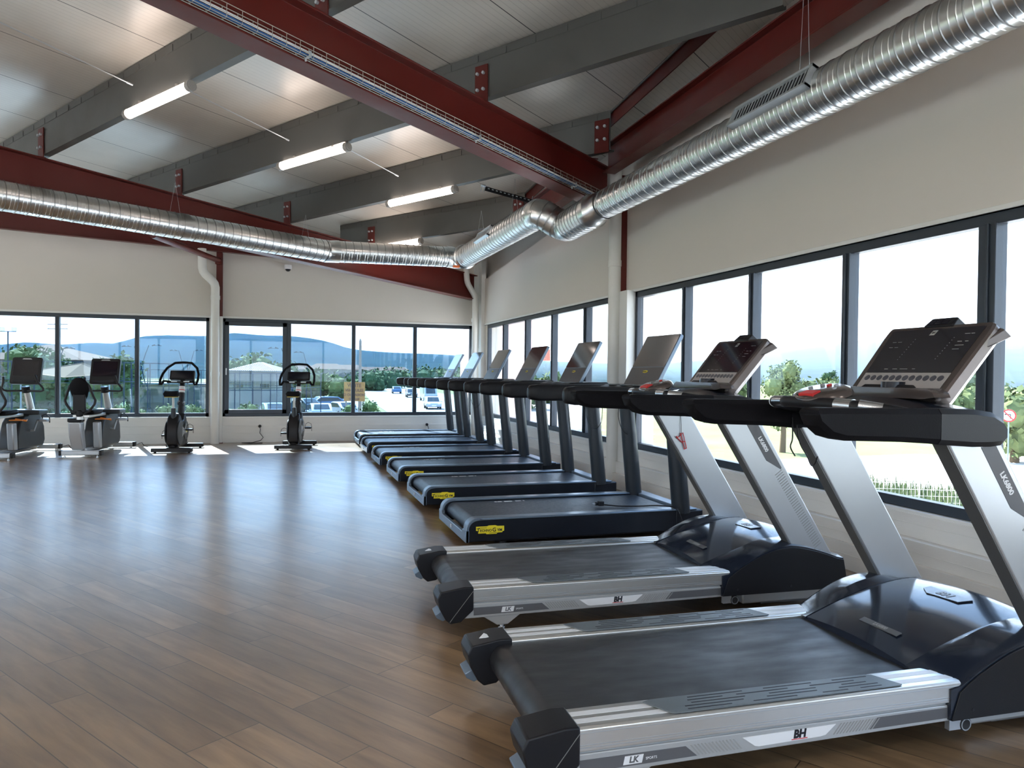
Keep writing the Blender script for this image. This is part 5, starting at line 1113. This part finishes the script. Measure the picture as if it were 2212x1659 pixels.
for x, y, d, s_, lb in ((700, 815, 210, 5, 'small pale house at the foot of the hill'), (640, 808, 260, 6, 'pale village house left of the small one'), (745, 812, 240, 6, 'pale village house near the mullion'), (690, 800, 330, 7, 'pale villa low on the hillside'), (725, 797, 360, 8, 'pale villa higher on the hillside'), (655, 797, 380, 7, 'pale villa at the left of the hillside'), (805, 800, 330, 8, 'pale villa above the road'), (850, 797, 380, 7, 'pale villa far along the valley')):
    p = far(x, y, d); p.z = max(GZ, p.z-5.5); t = thing('village_house', lb, 'building', p, -YAW, 'pale houses scattered below the hill'); b = MB(); b.box(-s_, s_, 0, 6, -2, 5); b.build('walls', 'wall_white', t); b = MB(); b.add([(-s_-.4, -.4, 5), (s_+.4, -.4, 5), (s_+.4, 6.4, 5), (-s_-.4, 6.4, 5), (-s_+2, 3, 6.6), (s_-2, 3, 6.6)], [(0, 1, 5, 4), (1, 2, 5), (2, 3, 4, 5), (3, 0, 4), (3, 2, 1, 0)]); b.build('roof', 'rooftile', t)
# shade sail
t = thing('shade_sail', 'cream triangular shade sail over the terrace at left', 'sail', gnd(165, 40)); z_ = hz(806, 40, 165)-GZ; b = MB(); b.hull([(-2.6, 0, z_), (.2, .5, z_+.55), (1.6, 0, z_-.05), (-.4, -.8, z_-.25)], [(-2.6, 0, z_+.03), (.2, .5, z_+.58), (1.6, 0, z_-.02), (-.4, -.8, z_-.22)]); b.build('canvas', 'sail', t)
b = MB(); b.tube([(-2.6, 0, 0), (-2.6, 0, z_)], .04, 8); b.tube([(1.6, 0, 0), (1.6, 0, z_)], .04, 8); b.build('posts', 'steel_blue', t)

# orange sales board
p = gnd(766, 58); t = thing('sales_board', 'orange board beside the wooden pole advertising used vehicles', 'sign', p, -YAW-R(8)); zc_ = hz(846, 58, 766)-GZ; b = MB(); b.box(-.85, .85, -.03, .03, zc_-.75, zc_+.75); bo = b.build('panel', 'sign_orange', t); b = MB()
for x in (-.7, .7): b.box(x-.05, x+.05, .03, .1, 0, zc_+.6)
b.build('legs', 'wood_pole', t); Mx = frame((0, -.035, zc_), (1, 0, 0), (0, 0, 1)); b = MB()
for s_, y, z in (('VENTE', .48, .38), ('VEHICULES', .10, .30), ('D OCCASION', -.26, .28), ('GARAGE', -.58, .22)): b.mesh(text_mesh(s_, z, .004, .008), Mx @ Matrix.Translation((0, y, 0)))
b.build('lettering', 'sign_text', bo)
# no-left-turn sign at right
p = gnd(2181, 30); zc_ = hz(898, 30, 2181)-GZ; d_ = (Vector((0, 0, 0))-Vector((p.x, p.y, 0))).normalized(); t = thing('road_sign', 'round no left turn road sign through the last window at right', 'sign', p, math.atan2(-d_.x, d_.y)+math.pi); b = MB(); r_s = .26
b.lathe([(0, -.012), (r_s, -.012), (r_s, .012), (0, .012)], (0, 0, zc_), 32, 'y'); bo = b.build('disc', 'white', t); b = MB(); b.lathe([(r_s*.80, -.016), (r_s, -.016), (r_s, -.011), (r_s*.80, -.011)], (0, 0, zc_), 32, 'y')
b.hull([(-.17, -.018, zc_+.15), (-.14, -.018, zc_+.18), (.17, -.018, zc_-.15), (.14, -.018, zc_-.18)], [(-.17, -.014, zc_+.15), (-.14, -.014, zc_+.18), (.17, -.014, zc_-.15), (.14, -.014, zc_-.18)]); b.build('red_ring', 'red_mark', bo)
b = MB(); b.box(.045, .075, -.0165, -.0125, zc_-.13, zc_+.04); b.box(-.11, .075, -.0165, -.0125, zc_+.03, zc_+.06); b.xz([(-.15, zc_+.045), (-.10, zc_+.09), (-.10, zc_)], -.0165, -.0125); b.build('arrow', 'ink', bo)
b = MB(); b.tube([(0, .03, 0), (0, .03, zc_+.2)], .025, 8); b.build('post', 'steel_blue', t)
# the end of the neighbouring wing, just outside the far right pane
b = MB(); t = thing('neighbouring_wall', 'pinkish wall end with a terracotta beam outside the first pane at the corner', 'wall', (5.2, 15.6, GZ)); b.box(-1.4, .15, 0, .35, 0, 5.6); b.build('wall_face', 'pink_wall', t); b = MB(); b.box(.15, .55, -.1, .2, 4.6, 4.85); b.box(-1.5, .6, -.15, .4, 5.6, 5.8); b.build('terracotta_beam', 'terracotta', t)

# greenery
def blob_tree(name, label, p, h, w_, mt, trunk=.3, nb=16, group=None, leafy=260, ls=.16, seed=1):
    rnd = random.Random(seed); t = thing(name, label, 'tree' if name != 'shrub' else 'shrub', p, 0, group)
    b = MB(); b.tube([(0, 0, 0), (.05*h*.2, 0, h*trunk), (0, 0, h*.7)], [w_*.05+.03, w_*.04+.02, .02], 8)
    b.build('trunk', 'bark', t, smooth=60); b = MB(); cl = []
    for i in range(nb):
        a = rnd.random()*6.28; r_ = w_*.5*rnd.random()**.6*.75; z = h*trunk+(h*(1-trunk))*(.12+.76*rnd.random()); k = math.sin(math.pi*min(1, max(.1, (z-h*trunk)/(h*(1-trunk)))))**.6
        cl.append((Vector((r_*math.cos(a)*k, r_*math.sin(a)*k, z)), w_*(.16+.12*rnd.random())))
    for i in range(leafy):
        c_, r_ = cl[rnd.randrange(nb)]; d = Vector((rnd.gauss(0, 1), rnd.gauss(0, 1), rnd.gauss(0, 1))).normalized(); q = c_+d*r_*(.75+.3*rnd.random()); s_ = ls*(.6+.8*rnd.random())
        u = Vector((rnd.gauss(0, 1), rnd.gauss(0, 1), rnd.gauss(0, 1))).normalized(); v = u.cross(d if abs(u.dot(d)) < .9 else Vector((0, 0, 1))).normalized()
        b.add([q-u*s_, q-v*s_*.7, q+u*s_, q+v*s_*.7], [(0, 1, 2, 3)])
    for c_, r_ in cl:
        n = 7; L_ = []
        for j in range(5):
            th = math.pi*(j+.5)/5; L_.append([c_+Vector((math.cos(6.283*k/n)*math.sin(th), math.sin(6.283*k/n)*math.sin(th), math.cos(th)))*r_*.62*(1+.15*rnd.uniform(-1, 1)) for k in range(n)])
        b.loops(L_)
    b.build('crown', mt, t); return t
def gp(x, d): return gnd(x, d)
def top(y, d, x): return hz(y, d, x)-GZ
TR = [(1693, 776, 42, 'leaf_b', 3.1, 'bright leafy tree outside the right wall between two mullions'), (1770, 812, 75, 'leaf_b', 4, 'small rounded tree right of the bright leafy tree'),
      (545, 778, 100, 'leaf_a', 8.5, 'broad pine crown behind the white pavilion'), (610, 786, 96, 'leaf_a', 5, 'tree at the right side of the white pavilion'), (495, 786, 100, 'leaf_a', 5, 'tree at the left side of the white pavilion'),
      (75, 752, 74, 'leaf_a', 7, 'olive green tree in front of the tiled house'), (100, 772, 52, 'leaf_c', 5, 'dark clipped tree behind the shade sail'), (250, 770, 66, 'leaf_a', 5, 'tree right of the tall bike screen'),
      (700, 812, 150, 'leaf_c', 3, 'dark cypress near the parked cars'), (712, 810, 150, 'leaf_c', 2.2, 'second dark cypress near the parked cars'), (665, 815, 120, 'leaf_a', 9, 'olive grove tree left of the cypresses'), (735, 818, 120, 'leaf_a', 8, 'olive grove tree right of the cypresses'),
      (790, 815, 170, 'leaf_c', 10, 'dark tree beyond the road bend'), (830, 812, 200, 'leaf_c', 14, 'dark wide tree beyond the road'), (870, 815, 230, 'leaf_a', 14, 'green tree far beyond the blue car'), (915, 812, 210, 'leaf_c', 14, 'dark tree behind the white van'), (970, 812, 220, 'leaf_a', 16, 'green tree in the last pane before the corner'), (1005, 814, 190, 'leaf_a', 9, 'small green tree nearest the corner'),
      (1786, 800, 130, 'leaf_c', 2.4, 'left cypress of the far right pair'), (1797, 798, 130, 'leaf_c', 2.2, 'right cypress of the far right pair'), (2110, 815, 60, 'leaf_b', 6, 'bushy tree behind the nearest display'), (2195, 850, 38, 'leaf_b', 4, 'bush behind the round road sign'), (2060, 835, 60, 'leaf_b', 6, 'bush left of the nearest display mast'),
      (1120, 828, 90, 'leaf_a', 9, 'bush line outside the second right pane'), (1180, 826, 110, 'leaf_a', 10, 'bush line outside the third right pane'), (1560, 822, 100, 'leaf_b', 9, 'low bushes left of the bright leafy tree')]
for i, (x, y, d, mt, w_, lb) in enumerate(TR):
    blob_tree('tree', lb, gp(x, d), top(y, d, x), w_, mt, .22 if 'cypress' not in lb else .05, 16, 'trees outside the windows', 3000 if i == 0 else 800, .085 if i == 0 else .03*w_+.08, i+1)
SH = [(x, 36, 'leaf_b' if k % 2 else 'leaf_a') for k, x in enumerate((150, 185, 232, 255, 280, 305, 330, 360, 385, 412, 437, 500, 520, 545, 570))]
for k, (x, d, mt) in enumerate(SH):
    yy = 858 if x < 200 else 866 if x < 300 else 868; yy += (k*7) % 9
    blob_tree('shrub', 'leafy hedge shrub below the back windows, %s' % ('between the courts and the left bays' if x < 460 else 'under the openable window'), gp(x, d), top(yy, d, x), 1.5, mt, .1, 10, 'hedge shrubs left' if x < 460 else 'hedge shrubs under the openable window', 420, .07, 50+k)
for k, (x, y, d) in enumerate(((795, 868, 48), (760, 875, 46), (808, 872, 50))): blob_tree('shrub', ('reddish shrub by the utility pole', 'low shrub left of the utility pole', 'shrub at the edge of the grass verge')[k], gp(x, d), top(y, d, x), 1.8, ('leaf_a', 'leaf_a', 'leaf_b')[k], .1, 8, None, 300, .08, 80+k)
# weeds and mesh fence outside the right wall
b = MB(); rnd = random.Random(5)
for k in range(2600):
    f_ = rnd.random(); x = 1840+f_*300+rnd.gauss(0, 10); d = 22.5+rnd.random()*4; p = gp(x, d); h_ = (.45+rnd.random()*.55)*(1.25-f_*.7); a = rnd.random()*6.28; l_ = .03; dx = Vector((math.cos(a)*l_, math.sin(a)*l_, 0)); tp = p+Vector((rnd.gauss(0, .12), rnd.gauss(0, .12), h_)); b.add([p-dx, p+dx, tp], [(0, 1, 2)])
o_ = b.build('weeds', 'leaf_b'); tag(o_, 'tall weeds growing along the mesh fence outside the right windows', 'weeds', kind='stuff')
def mesh_fence(label, x0, x1, d0, d1, h_, st=.12):
    a, c = gp(x0, d0), gp(x1, d1); t = thing('mesh_fence', label, 'fence', a, 0, 'mesh fences outside'); D_ = c-a; n = int(D_.length/2.5)+1; b = MB()
    for k in range(n+1): b.tube([D_*(k/n), D_*(k/n)+Vector((0, 0, h_+.08))], .025, 6)
    b.build('posts', 'white', t); b = MB(); m_ = int(D_.length/st)
    for k in range(m_): q = D_*(k/m_); b.tube([q, q+Vector((0, 0, h_))], .006, 3, cap=False)
    for k in range(int(h_/.2)+1): b.tube([Vector((0, 0, k*.2)), D_+Vector((0, 0, k*.2))], .006, 3, cap=False)
    b.build('wire_mesh', 'white', t)
mesh_fence('white mesh fence among weeds outside the right windows', 1835, 2150, 23.5, 23.0, 1.1); mesh_fence('mesh fence along the car park below the back windows', 560, 830, 27, 27, 2.05, .2)
